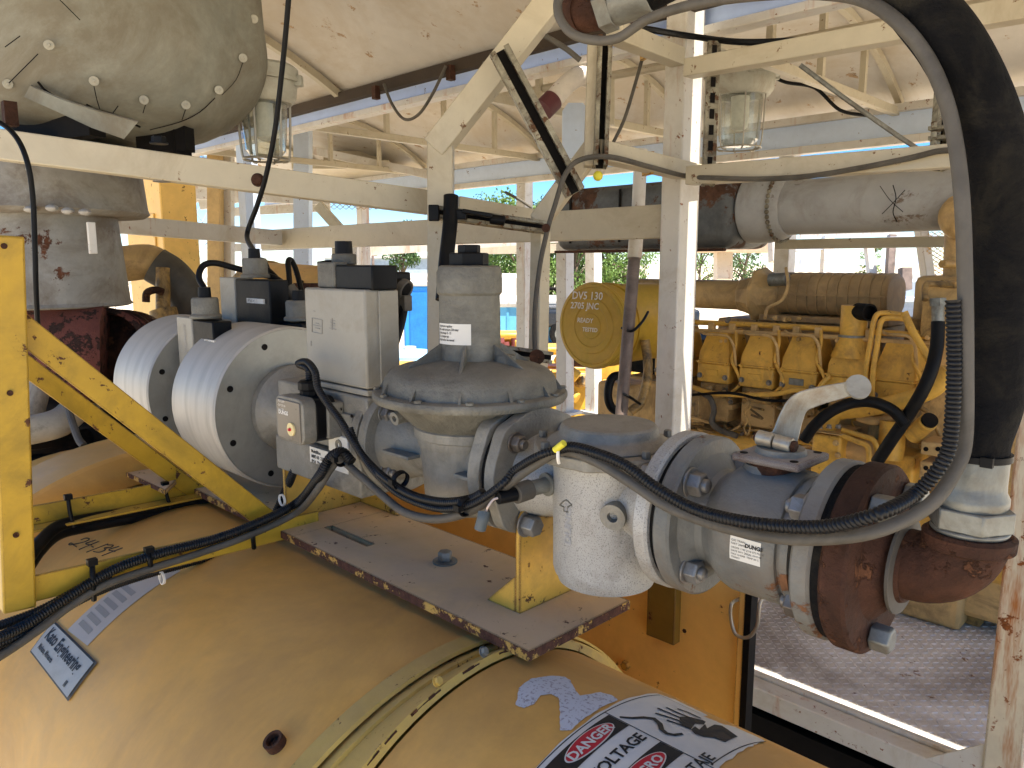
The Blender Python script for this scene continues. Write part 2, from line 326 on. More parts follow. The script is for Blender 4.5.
# rings and shoulder in front of the shell
m=MB(); m.lathe([(-.036,.4705),(-.034,.4745),(-.006,.4745),(-.003,.4705)],(-.745,.65,.5),(1,0,0),128,cap=False)
m.lathe([(-.012,.462),(.004,.468),(.010,.468),(.014,.462)],(-.745,.65,.5),(1,0,0),128,cap=True)
part(gen,'end_ring',m,m_band)
m=MB(); n=96
r0=[V((-.738,.65+.462*cos(2*PI*k/n),.5+.462*sin(2*PI*k/n))) for k in range(n)]
r1=[V((-.694,.65+.362*cos(2*PI*k/n),.625+.362*sin(2*PI*k/n))) for k in range(n)]
r2=[V((-.688,.65+.340*cos(2*PI*k/n),.639+.340*sin(2*PI*k/n))) for k in range(n)]
m.add(r0+r1+r2,[(k+a*n,(k+1)%n+a*n,(k+1)%n+(a+1)*n,k+(a+1)*n) for k in range(n) for a in(0,1)])
part(gen,'shoulder_plate',m,m_band)
m=MB(); m.lathe([(0,.330),(.004,.338),(.70,.338),(.72,.30)],(-.689,.65,.639),(1,0,0),128)
part(gen,'end_drum',m,m_drum)
m=MB()                                            # flaked dark seam between shoulder and end drum
rs=random.Random(3)
for a0 in (68,79,93,104,116,127,140):
    for k in range(rs.randint(2,5)):
        a=a0+k*1.6; w=rs.uniform(.001,.0045)
        m.add([cylmap(SCy,-.6905+.0,a,.0015),cylmap(SCy,-.6905,a+1.7,.0015),cylmap((.65,.639,.345+w),-.692,a+1.7,0),cylmap((.65,.639,.345+w),-.692,a,0)],[(0,1,2,3)])
part(gen,'seam_rust',m,m_rust)
for u,v,c in ((444,684,0),(512,665,0)):
    x,t=cylhit(u,v,(.65,.62,.375)); p=cylmap((.65,.62,.372),-.700,t); m=MB(); m.hexb(p,(.85,.2,.5),.006,.005); part(gen,'bolt',m,m_zinc if u>500 else m_band)
m=MB(); x,t=cylhit(277,745,LC); p=cylmap(LC,x,t,-.002); nn=(p-V((x,.65,.5))).normalized(); m.ring(p,p+nn*.014,.013,.009,20); m.lathe([(0,.0095),(.001,.0095)],p+nn*.004,nn,20); part(gen,'drain_stub',m,m_rust)
# far cover band
m=MB(); m.lathe([(-.002,.50),(0,.572),(.012,.578),(.185,.578),(.19,.57),(.19,.50)],(-2.01,.65,.5),(1,0,0),96,cap=False)
m.lathe([(-.45,.47),(0,.47)],(-1.98,.65,.5),(1,0,0),64); part(gen,'cover_band',m,m_drum)
# side terminal panel (y=1.3)
yp=1.30; 
def YP(u,v): p=PY(u,v,yp); return p
m=MB(); pr=YP(755,600).x
m.bx(-3.0,pr,yp-.006,yp,-.2,.9); m.bx(-3.0,-.98,yp,2.05,.885,.905)
part(gen,'terminal_panel',m,m_panel,bevel=.002)
m=MB(); m.bx(pr-.012,pr+.001,yp-.016,yp+.010,-.2,.903); part(gen,'panel_edge_strip',m,m_dark)
m=MB(); m.bx(pr-.026,pr-.012,yp-.014,yp-.001,-.2,.897); part(gen,'panel_edge_trim',m,m_panel,bevel=.002)
a=YP(655,590);b=YP(683,590);c=YP(683,642)
m=MB(); m.bx(a.x,b.x,yp-.028,yp-.002,c.z,c.z+.16); part(gen,'terminal_box',m,paint('dark_olive_box_paint',(.20,.125,.02),.45,var=.15,rust=.08,dust=.1,edge=.8),bevel=.002)
p=YP(686,630); m=MB(); m.hexb(p,(0,-1,0),.005,.006); part(gen,'bolt',m,m_rust)
p=YP(730,652); m=MB(); m.lathe([(-.001,.017),(.0015,.017)],p,(0,-1,0),28); part(gen,'hole_plug',m,paint('pale_grey_plug',(.36,.40,.38),.5))
p=YP(628,664); m=MB(); m.hexb(p,(0,-1,0),.011,.013); part(gen,'bolt',m,m_brack)
m=MB(); h=[YP(741,598),YP(740,612),YP(745,628),YP(757,631),YP(766,620),YP(769,597)]; h=[q+V((0,-.035,0)) for q in h]; m.tube([h[0]+V((0,.03,0))]+h+[h[-1]+V((0,.03,.01))],.0035,8); part(gen,'lifting_hook',m,m_wire)
for sz in((623,573,'77'),):
    P=YP(sz[0],sz[1]); part(gen,'chalk_number',text_mesh(sz[2],.022,lambda x,y,z:V((P.x+x,yp-.0035,P.z+y)),bold=.0004),m_chalk)
# stickers and plates ------------------------------------------------
r_=SCy[2]
def S2(s,t,dr): return cylmap(SCy,t, 87-math.degrees(s/r_),dr)    # s grows to the top of the drum from theta 87, t = world x
def sticker(mb2,name,mat,parent,dr): return part(parent,name,curved(mb2,SCy,.012,lambda s,t,z:S2(s,t,dr)),mat)
d2s=lambda th:(87-th)*rad(1)*r_
out=[(d2s(132),-.517),(d2s(100),-.5165),(d2s(66.5),-.520),(d2s(64),-.50),(d2s(64.5),-.452),(d2s(67.5),-.448),(d2s(66.5),-.425),(d2s(63.5),-.418),(d2s(63.5),-.378),(d2s(72),-.371),(d2s(86),-.366),(d2s(92),-.352),(d2s(132),-.35)]
dl=sticker(flat(jag(out,.0013,9,4)),'danger_label',m_label,gen,.0012)
def rect(s0,s1,t0,t1): return [(s0,t0),(s1,t0),(s1,t1),(s0,t1)]
sticker(flat(rect(d2s(130),-.001,-.507,-.4775)),'header_bar',m_ink,dl,.0018)
sticker(flat(rect(d2s(130),-.001,-.435,-.4055)),'header_bar',m_ink,dl,.0018)
m=MB()
for q in (rect(d2s(131),d2s(67),-.5145,-.5130),rect(-.0002,.0012,-.513,-.362),rect(d2s(67),d2s(67)+.001,-.513,-.456),rect(d2s(64.5),d2s(86),-.3755,-.3740)): m.add([(p[0],p[1],0) for p in q],[(0,1,2,3)])
sticker(m,'border_line',m_ink,dl,.0016)
def oval(cs,ct,a,b,n=40): return [(cs+a*cos(2*PI*k/n),ct+b*sin(2*PI*k/n)) for k in range(n)]
cD=d2s(96); cP=d2s(96.5)
for cs,ct in((cD,-.4922),(cP,-.4203)):
    sticker(flat(oval(cs,ct,.0405,.0132)),'oval_rim',m_label,dl,.0022); sticker(flat(oval(cs,ct,.0385,.0118)),'red_oval',m_red,dl,.0026)
def stext(t,size,s,x,mat,al='LEFT',dr=.0031,bold=.0004,sp=1.0,name='lettering'):
    mb=text_mesh(t,size,lambda a,b,z:V((a,b,0)),al,bold=bold,space=sp)
    mb2=MB(); mb2.v=[V((s+p.x,x-p.y,0)) for p in mb.v]; mb2.f=mb.f; mb2.m=mb.m
    return sticker(mb2,name,mat,dl,dr)
stext('DANGER',.0175,cD,-.4853,m_label,'CENTER',bold=.0005)
stext('PELIGRO',.0165,cP,-.4135,m_label,'CENTER',bold=.0005)
stext('HIGH VOLTAGE',.0205,d2s(88),-.4490,m_ink,'RIGHT',dr=.0020,bold=.0005,sp=.95)
stext('ALTO VOLTAJE',.0205,d2s(80)-.022,-.3775,m_ink,'RIGHT',dr=.0020,bold=.0003,sp=.95)
# hand, lightning bolt and cable pictogram: outlines in (theta,x)
def pic(pts,name='pictogram'): sticker(flat([(d2s(a),b) for a,b in pts]),name,m_ink,dl,.0020)
def thick(pts,w):
    L=[];R=[]
    for i,(a,b) in enumerate(pts):
        p=V((d2s(a),b,0)); q0=V((d2s(pts[max(i-1,0)][0]),pts[max(i-1,0)][1],0)); q1=V((d2s(pts[min(i+1,len(pts)-1)][0]),pts[min(i+1,len(pts)-1)][1],0))
        t=(q1-q0).normalized(); nn=V((-t.y,t.x,0)); ww=w if not callable(w) else w(i)
        L.append(p+nn*ww/2);R.append(p-nn*ww/2)
    mb=MB(); k=len(L); mb.add(L+R,[(i,i+1,k+i+1,k+i) for i in range(k-1)]); return mb
Zp=lambda x,y:cylhit(560+x/5.12,680+y/5.12,SCy)[::-1]
def zthick(pts,w,name='pictogram'): sticker(thick([Zp(*p) for p in pts],w),name,m_ink,dl,.0021)
zthick([(305,198),(370,203),(430,200),(480,206),(510,232),(520,262),(545,282),(585,290),(628,284)],lambda i:.0036+.0009*i if i<4 else .0068-.0006*(i-4))
for p,w in (([(497,152),(560,178),(640,212)],.0036),([(543,148),(600,175),(680,208)],.0038),([(600,155),(650,172),(720,205)],.0038),([(487,178),(560,200),(640,228)],.0036),([(545,214),(600,232),(650,250)],.0036)): zthick(p,w)
pic([Zp(*p) for p in((612,196),(660,196),(730,214),(745,222),(735,236),(690,232),(668,262),(640,252),(610,225))])
pic([Zp(*p) for p in((690,246),(712,262),(742,234),(752,256),(790,236),(828,242),(858,262),(908,298),(845,327),(790,305),(735,300),(690,285),(670,262))])
# old patch of missing paint
bl=[(-.611,95.0),(-.623,92.5),(-.627,88.0),(-.616,83.8),(-.604,81.6),(-.594,81.8),(-.575,84.0),(-.558,85.6),(-.549,80.7),(-.535,79.6),(-.523,80.4),(-.524,86),(-.523,92),(-.521,95.9),(-.530,97.2),(-.540,95.4),(-.556,92.4),(-.572,89.6),(-.585,89.5),(-.592,91.5),(-.586,94.4),(-.590,96.8),(-.602,97.2)]
sticker(flat(jag([(d2s(t),x) for x,t in bl],.0006,5,8)),'bare_patch',paint('bare_grey_primer',(.56,.58,.62),.55,speck=(230,(.34,.33,.36)),var=.06,bump=.1),gen,.0008)
# nameplate on big drum
def L2(s,t,dr): return cylmap(LC,t,math.degrees(s/LC[2]),dr)
def bigp(mb2,name,mat,parent,dr): return part(parent,name,curved(mb2,LC,.01,lambda s,t,z:L2(s,t,dr+z)),mat)
sa=lambda th:rad(th)*LC[2]
mbp=MB(); mbp.add([(sa(137.6),-1.51,0),(sa(137.6),-1.298,0),(sa(130.4),-1.302,0),(sa(131.0),-1.515,0)],[(0,1,2,3)])
np_=bigp(mbp,'nameplate',m_plateal,gen,.004)
mbp=MB(); mbp.add([(sa(138.0),-1.516,0),(sa(138.0),-1.292,0),(sa(130.0),-1.296,0),(sa(130.6),-1.521,0)],[(0,1,2,3)]); bigp(mbp,'nameplate_back',m_gcab,gen,.002)
def ltext(t,size,x,th,mat,parent,dr,al='LEFT',sp=1,sx=1,name='lettering',bold=.0004):
    mb=text_mesh(t,size,lambda a,b,z:V((a,b,0)),al,bold=bold,space=sp); m2=MB(); m2.v=[V((sa(th)-p.y,x+p.x*sx,0)) for p in mb.v]; m2.f=mb.f; m2.m=mb.m
    return bigp(m2,name,mat,parent,dr)
ltext('Kato Engineering',.0295,-1.500,134.0,m_ink,np_,.0047,sx=.86,bold=.0009)
ltext('Mankato, Minnesota',.0125,-1.495,136.2,m_ink,np_,.0047,sx=.75)
ltext('III',.013,-1.335,136.9,m_ink,np_,.0047)
# clear faded instruction label
mbp=MB(); mbp.add([(sa(130.0),-1.457,0),(sa(129.3),-1.362,0),(sa(107.0),-1.36,0),(sa(107.0),-1.45,0)],[(0,1,2,3)])
lb=bigp(mbp,'instruction_label',paint('faded_clear_label',(.44,.40,.36),.35,var=.08,bump=0,dust=.2),gen,.0009)
for k in range(6):
    a0=127.8-k*2.1; mbp=MB(); mbp.add([(sa(a0),-1.442,0),(sa(a0),-1.386,0),(sa(a0-1.2),-1.386,0),(sa(a0-1.2),-1.442,0)],[(0,1,2,3)]); bigp(mbp,'text_block',m_fade,lb,.0014)
# handwriting
hw={'2':[[(0,.7),(.1,.95),(.35,.95),(.42,.7),(.2,.35),(-.1,.08),(-.25,.12),(-.2,.25),(.05,.15),(.45,.05)]],'4':[[(.15,1),(.0,.5),(.45,.5)],[(.45,.95),(.2,-.1)]],'-':[[(0,.4),(.15,.38)]],'1':[[(.3,.95),(0,-.15)]],'3':[[(0,.85),(.3,.95),(.35,.7),(.12,.55),(.35,.4),(.25,.1),(-.1,.05)]]}
m=MB(); cx=0
for ch,w in (('2',.62),('4',.58),('-',.26),('1',.38),('3',.5),('4',.5)):
    for st in hw[ch]:
        pts=[]
        for p in st:
            X=(cx+p[0]+p[1]*.15); Y=p[1]; x=-1.737+X*.053; th=117.4-Y*3.6-X*1.24
            pts.append(cylmap(LC,x,th,.0007))
        m.tube(pts,.0011,5,5,cap=True)
    cx+=w
part(gen,'handwritten_number',m,m_ink)
# ================================================================ mounting plate
pl=thing('mounting_plate',(-1.2,.79,.99),'long dusty steel plate with rusty flaking edges lying on top of the yellow generator','mounting plate')
x0,x1,y0,y1=-1.83,-.648,.679,.897
# plate with slot: build as prism pieces around slot
sA=PZ(330,518,1.0); sB=PZ(367,532,1.0); sx0,sx1=-1.255,-1.115; sy=.755; sw=.008
m=MB(); m.bx(x0,sx0,y0,y1,.988,1.0); m.bx(sx1,x1,y0,y1,.988,1.0); m.bx(sx0,sx1,y0,sy-sw,.988,1.0); m.bx(sx0,sx1,sy+sw,y1,.988,1.0)
part(pl,'plate',m,m_plate)
m=MB(); m.bx(x0,x1+.0015,y0-.0015,y0+.0005,.9865,.9995); m.bx(x1-.0005,x1+.0015,y0,y1,.9865,.9995); part(pl,'plate_edge',m,m_edge)
m=MB(); m.bx(sx0,sx1,sy-sw,sy+sw,.984,.987); part(pl,'slot_shadow_strip',m,m_dark)
def bracket(xb,ya,yb,z1,hole,gside,gy,gl,gh):
    b=MB(); c=[]
    R_=.026; pts=[(ya,1.0),(yb,1.0),(yb,z1-.03)]+[(hole[0]+R_*cos(t)*1.0,hole[1]+R_*sin(t)) for t in [rad(a) for a in (0,30,60,90,120,150,180)]]+[(ya,z1-.05)]
    b.prism(pts,((xb,0,0),(0,1,0),(0,0,1),(1,0,0)),.009); o=part(pl,'bracket',b,m_brack,bevel=.001)
    g=MB(); g.prism([(0,0),(gl,0),(0,gh)],((xb-.0045*(1 if gside<0 else -1),gy,1.0),(gside,0,0),(0,0,1),(0,1,0)),.009); part(pl,'gusset',g,m_brack,bevel=.001)
bracket(-.7365,.748,.884,1.16,(.776,1.132),-1,.752,.060,.055)
bracket(-1.345,.715,.90,1.16,(.757,1.135),1,.89,.13,.09)
m=MB(); p=PZ(445,562,1.0); m.lathe([(0,.021),(.003,.021),(.0035,.017)],p,(0,0,1),28); part(pl,'washer',m,m_zinc)
m=MB(); m.hexb(p+V((0,0,.0035)),(0,0,1),.0125,.016,washer=0); part(pl,'bolt',m,m_bolt,bevel=.001)
# ================================================================ gas train
def flange(parent,x0,x1,mat,r=.095,face=0,name='flange',n=64,lobes=False):
    m=MB(); L=x1-x0
    if not lobes: m.lathe([(0,r-.003),(.003,r),(L-.003,r),(L,r-.003)],(x0,YA,ZA),(1,0,0),n)
    else:
        pts=[]
        for k in range(96):
            a=2*PI*k/96; rr=r*(1-.10*abs(sin(2*a))**1.5) if lobes==2 else r+.006*max(0,cos(4*a+PI))**3
            pts.append((rr*cos(a),rr*sin(a)))
        m.prism(pts,((x0+L/2,YA,ZA),(0,1,0),(0,0,1),(1,0,0)),L)
    return part(parent,name,m,mat,bevel=.0015 if lobes else 0)
def fbolts(parent,x,dirx,mat,rb=.073,r=.0125,h=.013,stud=.007,angs=(45,135,225,315)):
    for a in angs:
        m=MB(); m.hexb((x,YA+rb*cos(rad(a)),ZA+rb*sin(rad(a))),(dirx,0,0),r,h,stud); part(parent,'bolt',m,mat,bevel=.0008)
# --- filter
ft=thing('gas_filter',(-.618,YA,1.075),'speckled pale grey cylindrical gas filter with a round bolted lid, between two wide flanges','filter')
m=MB(); m.lathe([(0,.040),(.0,.058),(.003,.065),(.012,.0675),(.0135,.070),(.022,.0725),(.165,.0735),(.172,.075),(.178,.088)],(-.618,YA,1.072),(0,0,1),64)
part(ft,'body',m,m_spk)
m=MB(); 
pts=[]
for k in range(128):
    a=2*PI*k/128; rr_=.099+.005*max(0,cos(8*a-PI))**2; pts.append((rr_*cos(a),rr_*sin(a)))
m.prism(pts,((-.618,YA,1.256),(1,0,0),(0,1,0),(0,0,1)),.016); part(ft,'lid_rim',m,m_alu,bevel=.002)
m=MB(); m.lathe([(0,.083),(.004,.081),(.010,.070),(.012,.0665),(.024,.064),(.0265,.061),(.027,.02)],(-.618,YA,1.264),(0,0,1),64)
part(ft,'lid',m,m_alu,bevel=.002)
for k in range(8):
    a=rad(22.5+45*k); m=MB(); m.hexb((-.618+.093*cos(a),YA+.093*sin(a),1.2635),(0,0,1),.0062,.010,washer=0); part(ft,'lid_bolt',m,m_aludark,bevel=.0007)
m=MB(); m.lathe([(0,.062),(.05,.050),(.19,.050),(.235,.062)],(-.742,YA,1.195),(1,0,0),40); part(ft,'pipe_body',m,m_spk)
m=MB(); p0=V((-.566,.752,1.19)); m.ring(p0,p0+V((.004,-.014,-.002)),.017,.007,24); m.cyl(p0+V((-.004,.03,0)),p0,.024,24,r2=.019); part(ft,'drain_port',m,m_alu)
flange(ft,-.508,-.488,m_spk,.097); flange(ft,-.762,-.742,m_alu,.094,lobes=1)
fbolts(ft,-.508,-1,m_bolt); 
for a in(45,135,315): 
    m=MB(); m.hexb((-.742,YA+.073*cos(rad(a)),ZA+.073*sin(rad(a))),(1,0,0),.0125,.012,.006); part(ft,'bolt',m,m_bolt,bevel=.0008)
m=MB(); m.hexb((-.734,.762,1.132),(1,0,0),.0155,.020,.0,washer=1); part(ft,'bolt',m,m_bolt,bevel=.001)
m=MB(); A0=V((-.618,YA,0))
def onbody(u,v):
    # point on the filter body surface
    d=ray(u,v); ox=CAM.x+.618; oy=CAM.y-YA; R=.0732; a=d.x**2+d.y**2;b=2*(ox*d.x+oy*d.y);c=ox*ox+oy*oy-R*R;k=(-b-math.sqrt(b*b-4*a*c))/2/a; return CAM+d*k
pa=[onbody(*q) for q in((562,507),(566,501),(571,503),(573,508),(572,512),(562,510))]; m.tube([onbody(560,505),onbody(566,500),onbody(572,505)],.0012,5,3); m.tube([onbody(572,505),onbody(568,507),onbody(568,512),onbody(564,511),onbody(564,507),onbody(560,505)],.0012,5,0)
part(ft,'flow_arrow',m,m_aludark)
def bodytext(t,size,u,v,mat,ccx,R,rot=0,dr=.0006,parent=ft,extr=0):
    p=onbody(u,v); a0=math.atan2(p.y-YA,p.x-ccx)
    def mf(x,y,z):
        if rot: x,y=-y,x
        a=a0+x/R; return V((ccx+(R+dr)*cos(a),YA+(R+dr)*sin(a),p.z+y))
    return part(parent,'cast_lettering',text_mesh(t,size,mf,bold=.0002),mat)
bodytext('DUNGS',.017,571,546,paint('cast_letter_grey',(.36,.36,.36),.6,bump=0),-.618,.0732,rot=1)
# gasket
gs=thing('gasket',(-.484,YA,ZA),'thin black gasket squeezed between the filter flange and the blue-grey valve flange','gasket'); m=MB(); m.lathe([(0,.089),(.008,.089)],(-.4885,YA,ZA),(1,0,0),48); part(gs,'gasket_ring',m,m_rubber)
# --- ball valve
bv=thing('ball_valve',(-.43,YA,1.1),'rust-stained blue-grey ball valve with a worn steel lever handle and a white label','valve')
flange(bv,-.481,-.459,m_blue,.096); flange(bv,-.319,-.298,m_blue,.096)
m=MB(); m.lathe([(0,.080),(.006,.070),(.014,.060),(.022,.058),(.032,.064),(.042,.072),(.052,.0755),(.112,.0755),(.116,.073),(.117,.069),(.121,.069),(.122,.073),(.130,.073),(.132,.060),(.143,.058)],(-.461,YA,ZA),(1,0,0),64)
m.cyl((-.392,YA,1.235),(-.392,YA,1.278),.036,32,r2=.026); part(bv,'body',m,m_blue)
m=MB(); m.cyl((-.385,YA,1.255),(-.385,YA,1.284),.027,28); part(bv,'stem_neck',m,m_rust)
sp=V((-.378,YA,1.288))
m=MB(); m.box(sp,(.078,.078,.009)); part(bv,'mounting_pad',m,paint('rusty_grey_pad',(.22,.20,.18),.6,.2,rust=.22,rscale=20,dust=.6,dustcol=(.33,.31,.29),bump=.4,edge=1),bevel=.003)
m=MB(); m.lathe([(0,.028),(.006,.026)],sp+V((0,0,.0045)),(0,0,1),32)
for sx_,sy_ in((1,1),(1,-1),(-1,1),(-1,-1)): pass
part(bv,'stem_washer',m,m_alu)
for sx_,sy_ in((1,1),(1,-1),(-1,1),(-1,-1)):
    m=MB(); m.lathe([(0,.0045),(.0006,.0045)],sp+V((.029*sx_,.029*sy_,.0046)),(0,0,1),14); part(bv,'bolt_hole',m,m_dark)
cl0=sp+V((-.016,-.016,.018)); 
m=MB(); dd=V((q2,q2,0)); c0=PY(758,437,.79); c1=PY(792,446,.79); dd=(c1-c0).normalized(); mid=(c0+c1)/2
m.cyl(c0,mid-dd*.001,.0085,20); m.cyl(mid+dd*.001,c1,.0085,20); part(bv,'handle_clamp',m,m_handle,bevel=.001)
m=MB(); m.hexb(c1,dd,.0065,.005,washer=0); m.hexb(c0,-dd,.005,.004,washer=0); part(bv,'clamp_bolt',m,m_rust)
hp=[A(779,444,.885),A(785,436,.883),A(791,418,.880),A(799,404,.875),A(815,397,.868),A(840,391,.860),A(858,387,.855)]
P=smooth_path(hp,6); m=MB(); vs=[]; fs=[]
for i,p in enumerate(P):
    t=(P[min(i+1,len(P)-1)]-P[max(i-1,0)]).normalized(); k=i/(len(P)-1); w=(.0175-.010*k) ; side=(FW.cross(t)).normalized(); nn=t.cross(side).normalized()
    side=(side*.9+nn*.1).normalized()
    for a,b in((1,1),(-1,1),(-1,-1),(1,-1)): vs.append(p+side*w*a+nn*.002*b)
m.add(vs,[(4*i+j,4*i+(j+1)%4,4*i+4+(j+1)%4,4*i+4+j) for i in range(len(P)-1) for j in range(4)]+[(0,1,2,3)]); part(bv,'lever_handle',m,m_handle,bevel=.001)
e=A(858,387,.853); m=MB(); m.lathe([(-.004,.008),(-.004,.0125),(0,.0142),(.003,.0135),(.003,.008)],e,(.55,-.6,.35),28); m.lathe([(-.003,.008),(.0015,.0085)],e,(.55,-.6,.35),20); part(bv,'handle_knob',m,m_handle)
for (x,d_,angs) in((-.459,1,(45,135,225,315)),(-.319,-1,(45,135,225,315))): fbolts(bv,x,d_,m_bolt,rb=.074,r=.0145,h=.015,stud=.006,angs=angs)
# label on valve body (cylinder about x axis r .0755)
def valvemap(dr):
    def f(x,s): a=rad(218)+s/.0755; return V((x,YA+(.0755+dr)*cos(a),ZA+(.0755+dr)*sin(a)))
    return f
def bodycyl(u,v,R):
    d=ray(u,v);oy=-YA;oz=CAM.z-ZA;a=d.y**2+d.z**2;b=2*(d.y*oy+d.z*oz);c=oy*oy+oz*oz-R*R;k=(-b-math.sqrt(max(0,b*b-4*a*c)))/2/a;P=CAM+d*k;return P.x,math.atan2(P.z-ZA,P.y-YA)%(2*PI)
xl,al=bodycyl(731,535,.0755); xr,ar=bodycyl(762,541,.0755); xb_,ab_=bodycyl(731,558,.0755)
mb=MB(); N=6; W=xr-xl; Hh=(ab_-al)
vs=[];fs=[]
for i in range(N+1):
    a=al+Hh*i/N; vs+= [V((xl,YA+.0764*cos(a),ZA+.0764*sin(a))),V((xr,YA+.0764*cos(a),ZA+.0764*sin(a)))]
mb.add(vs,[(2*i,2*i+1,2*i+3,2*i+2) for i in range(N)]); vl=part(bv,'label',mb,m_label)
def vt(t,size,fx,fy,bold=0): 
    def mf(x,y,z): a=al+Hh*fy-y/.0755*(1 if Hh>0 else -1); return V((xl+W*fx+x,YA+.0768*cos(a),ZA+.0768*sin(a)))
    part(vl,'lettering',text_mesh(t,size,mf,bold=bold),m_ink)
vt('DUNGS',.0058,.50,.34,.0003); vt('GAS TRAIN',.0032,.04,.20); vt('PART 266983',.0032,.04,.34)
for k,t in enumerate(('ORDER 1143 2216 075 PN 16','DATE 0411 SERIAL 3310 48','MAX 16 BAR  TEMP 60 C','7705021')): vt(t,.003,.05,.50+.14*k)
g2=thing('gasket',(-.294,YA,ZA),'thin black gasket between the blue-grey valve flange and the thick rusty flange','gasket'); m=MB(); m.lathe([(0,.0925),(.009,.0925)],(-.2985,YA,ZA),(1,0,0),48); part(g2,'gasket_ring',m,m_rubber)
# --- rusty flange + elbow
el=thing('pipe_elbow',(-.23,YA,1.1),'rusty brown pipe elbow welded to a thick rusty flange, under the black hose','pipe elbow')
flange(el,-.289,-.263,m_rust,.098)
m=MB(); m.lathe([(0,.064),(.004,.058),(.012,.050),(.018,.040),(.028,.036)],(-.264,YA,ZA),(1,0,0),48)
part(el,'flange_hub',m,m_rust)
m=MB(); m.lathe([(-.001,.046),(.0,.0495),(.003,.0495),(.004,.045)],(-.244,YA,ZA),(1,0,0),40); part(el,'weld_sealant',m,m_gcab)
cx_=-.188; ex=[]
for i in range(13):
    a=rad(90*i/12); ex.append(V((cx_-.045+.045*sin(a),YA,ZA+.045-.045*cos(a))))
E_=[V((-.245,YA,ZA))]+ex+[V((cx_,YA,ZA+.046))]
E_=[p+V((0,0,.003)) for p in E_]
m=MB(); m.tube(E_,.038,36,0,rf=lambda i:.0365 if i>=12 else .035); part(el,'elbow',m,m_rust)
top=E_[-1]; m=MB(); m.lathe([(-.016,.0345),(-.013,.0395),(-.002,.040),(.001,.036)],top,(0,0,1),40); part(el,'elbow_collar',m,m_rust)
for a in(48,122,258,330):
    m=MB(); m.hexb((-.262,YA+.078*cos(rad(a)),ZA+.078*sin(rad(a))),(1,0,0),.0145,.020,0,washer=0); part(el,'bolt',m,m_zinc if a!=330 else m_rust,bevel=.0015)
# --- big hose
ho=thing('rubber_hose',tuple(top),'thick black rubber gas hose arching up and over on the right, with zinc end couplings','hose')
t0=top.copy()
m=MB(); m.lathe([(0,.030),(.002,.0335),(.006,.0335)],t0,(0,0,1),36); m.lathe([(.006,.0365),(.026,.0365)],t0,(0,0,1),6); part(ho,'hex_nut',m,m_zinc,bevel=.0015)
m=MB(); m.lathe([(.026,.029),(.030,.0305),(.036,.0305),(.042,.0275),(.050,.0272),(.074,.0275),(.078,.0265)],t0,(0,0,1),40); part(ho,'coupling',m,m_zinc)
q0=t0+V((0,0,.070))
hose=[q0,q0+V((0,0,.02)),A(991,400,.716),A(997,350,.708),A(1003,280,.70),A(1004,200,.695),A(995,150,.69),A(979,100,.69),A(955,52,.69),A(930,18,.70),A(893,-22,.72),A(840,-50,.78),A(760,-55,.90),A(690,-30,1.0),A(645,-8,1.07)]
m=MB(); m.tube(hose,.0272,28,8); part(ho,'hose_sleeve',m,m_rubber)
e0=A(645,-8,1.07); e1=A(600,9,1.10); e2=A(566,18,1.125)
m=MB(); m.cyl(A(650,-9,1.065),A(612,4,1.09),.031,32); m.lathe([(0,.036),(.02,.036)],A(612,4,1.09),(e1-e0),6); part(ho,'coupling',m,m_zinc,bevel=.001)
m=MB(); m.cyl(A(606,3,1.098),A(582,8,1.12),.034,32); m.sphere(A(580,2,1.12),.036,24,14); part(ho,'threaded_nipple',m,m_rust)
m=MB(); m.tube([A(588,8,1.11),A(582,5,1.12),A(578,-20,1.14),A(577,-60,1.16),A(577,-120,1.2)],.034,28,6); part(ho,'supply_pipe',m,m_rust)
# strap round hose
st=thing('hose_tie',tuple(q0),'black cable tie strapping the grey cable to the bottom of the hose','cable tie'); m=MB(); m.ring(q0+V((0,0,.002)),q0+V((0,0,.008)),.0295,.027,40); m.box(q0+V((.015,-.026,.005)),(.010,.006,.009)); part(st,'strap',m,m_black)
# --- regulator
rx=-.893; rg=thing('gas_pressure_regulator',(rx,YA,1.11),'weathered cast aluminium gas regulator with a tall spring housing on a broad round diaphragm case','regulator')
m=MB(); m.lathe([(0,.050),(.012,.0485),(.11,.047),(.112,.047)],(rx,YA,1.345),(0,0,1),48); part(rg,'spring_housing',m,m_aludark)
m=MB(); m.lathe([(0,.0475),(.004,.0505),(.034,.0505),(.043,.047),(.045,.043)],(rx,YA,1.452),(0,0,1),48); part(rg,'housing_cap',m,m_aludark)
m=MB(); m.lathe([(0,.031),(.018,.031),(.019,.028)],(rx,YA,1.497),(0,0,1),6); m.lathe([(.019,.018),(.030,.018),(.031,.016)],(rx,YA,1.497),(0,0,1),6); part(rg,'adjuster_cap',m,m_black,bevel=.001)
m=MB(); m.lathe([(0,.128),(.0,.135),(.003,.137),(.022,.134),(.034,.124),(.040,.110),(.044,.090),(.050,.060),(.052,.047)],(rx,YA,1.302),(0,0,1),72,cap=False); part(rg,'upper_case',m,m_aludark)
m=MB(); m.lathe([(0,.140),(.001,.150),(.006,.153),(.011,.153),(.014,.151),(.016,.145),(.016,.13)],(rx,YA,1.290),(0,0,1),80,cap=False); part(rg,'case_rim',m,m_aludark)
for k in range(6):
    a=rad(10+60*k); d=V((cos(a),sin(a),0)); m=MB(); m.prism([(.046,1.34),(.112,1.338),(.046,1.380)],((rx,YA,0),d,(0,0,1),d.cross(V((0,0,1)))),.005); part(rg,'case_rib',m,m_aludark,bevel=.001)
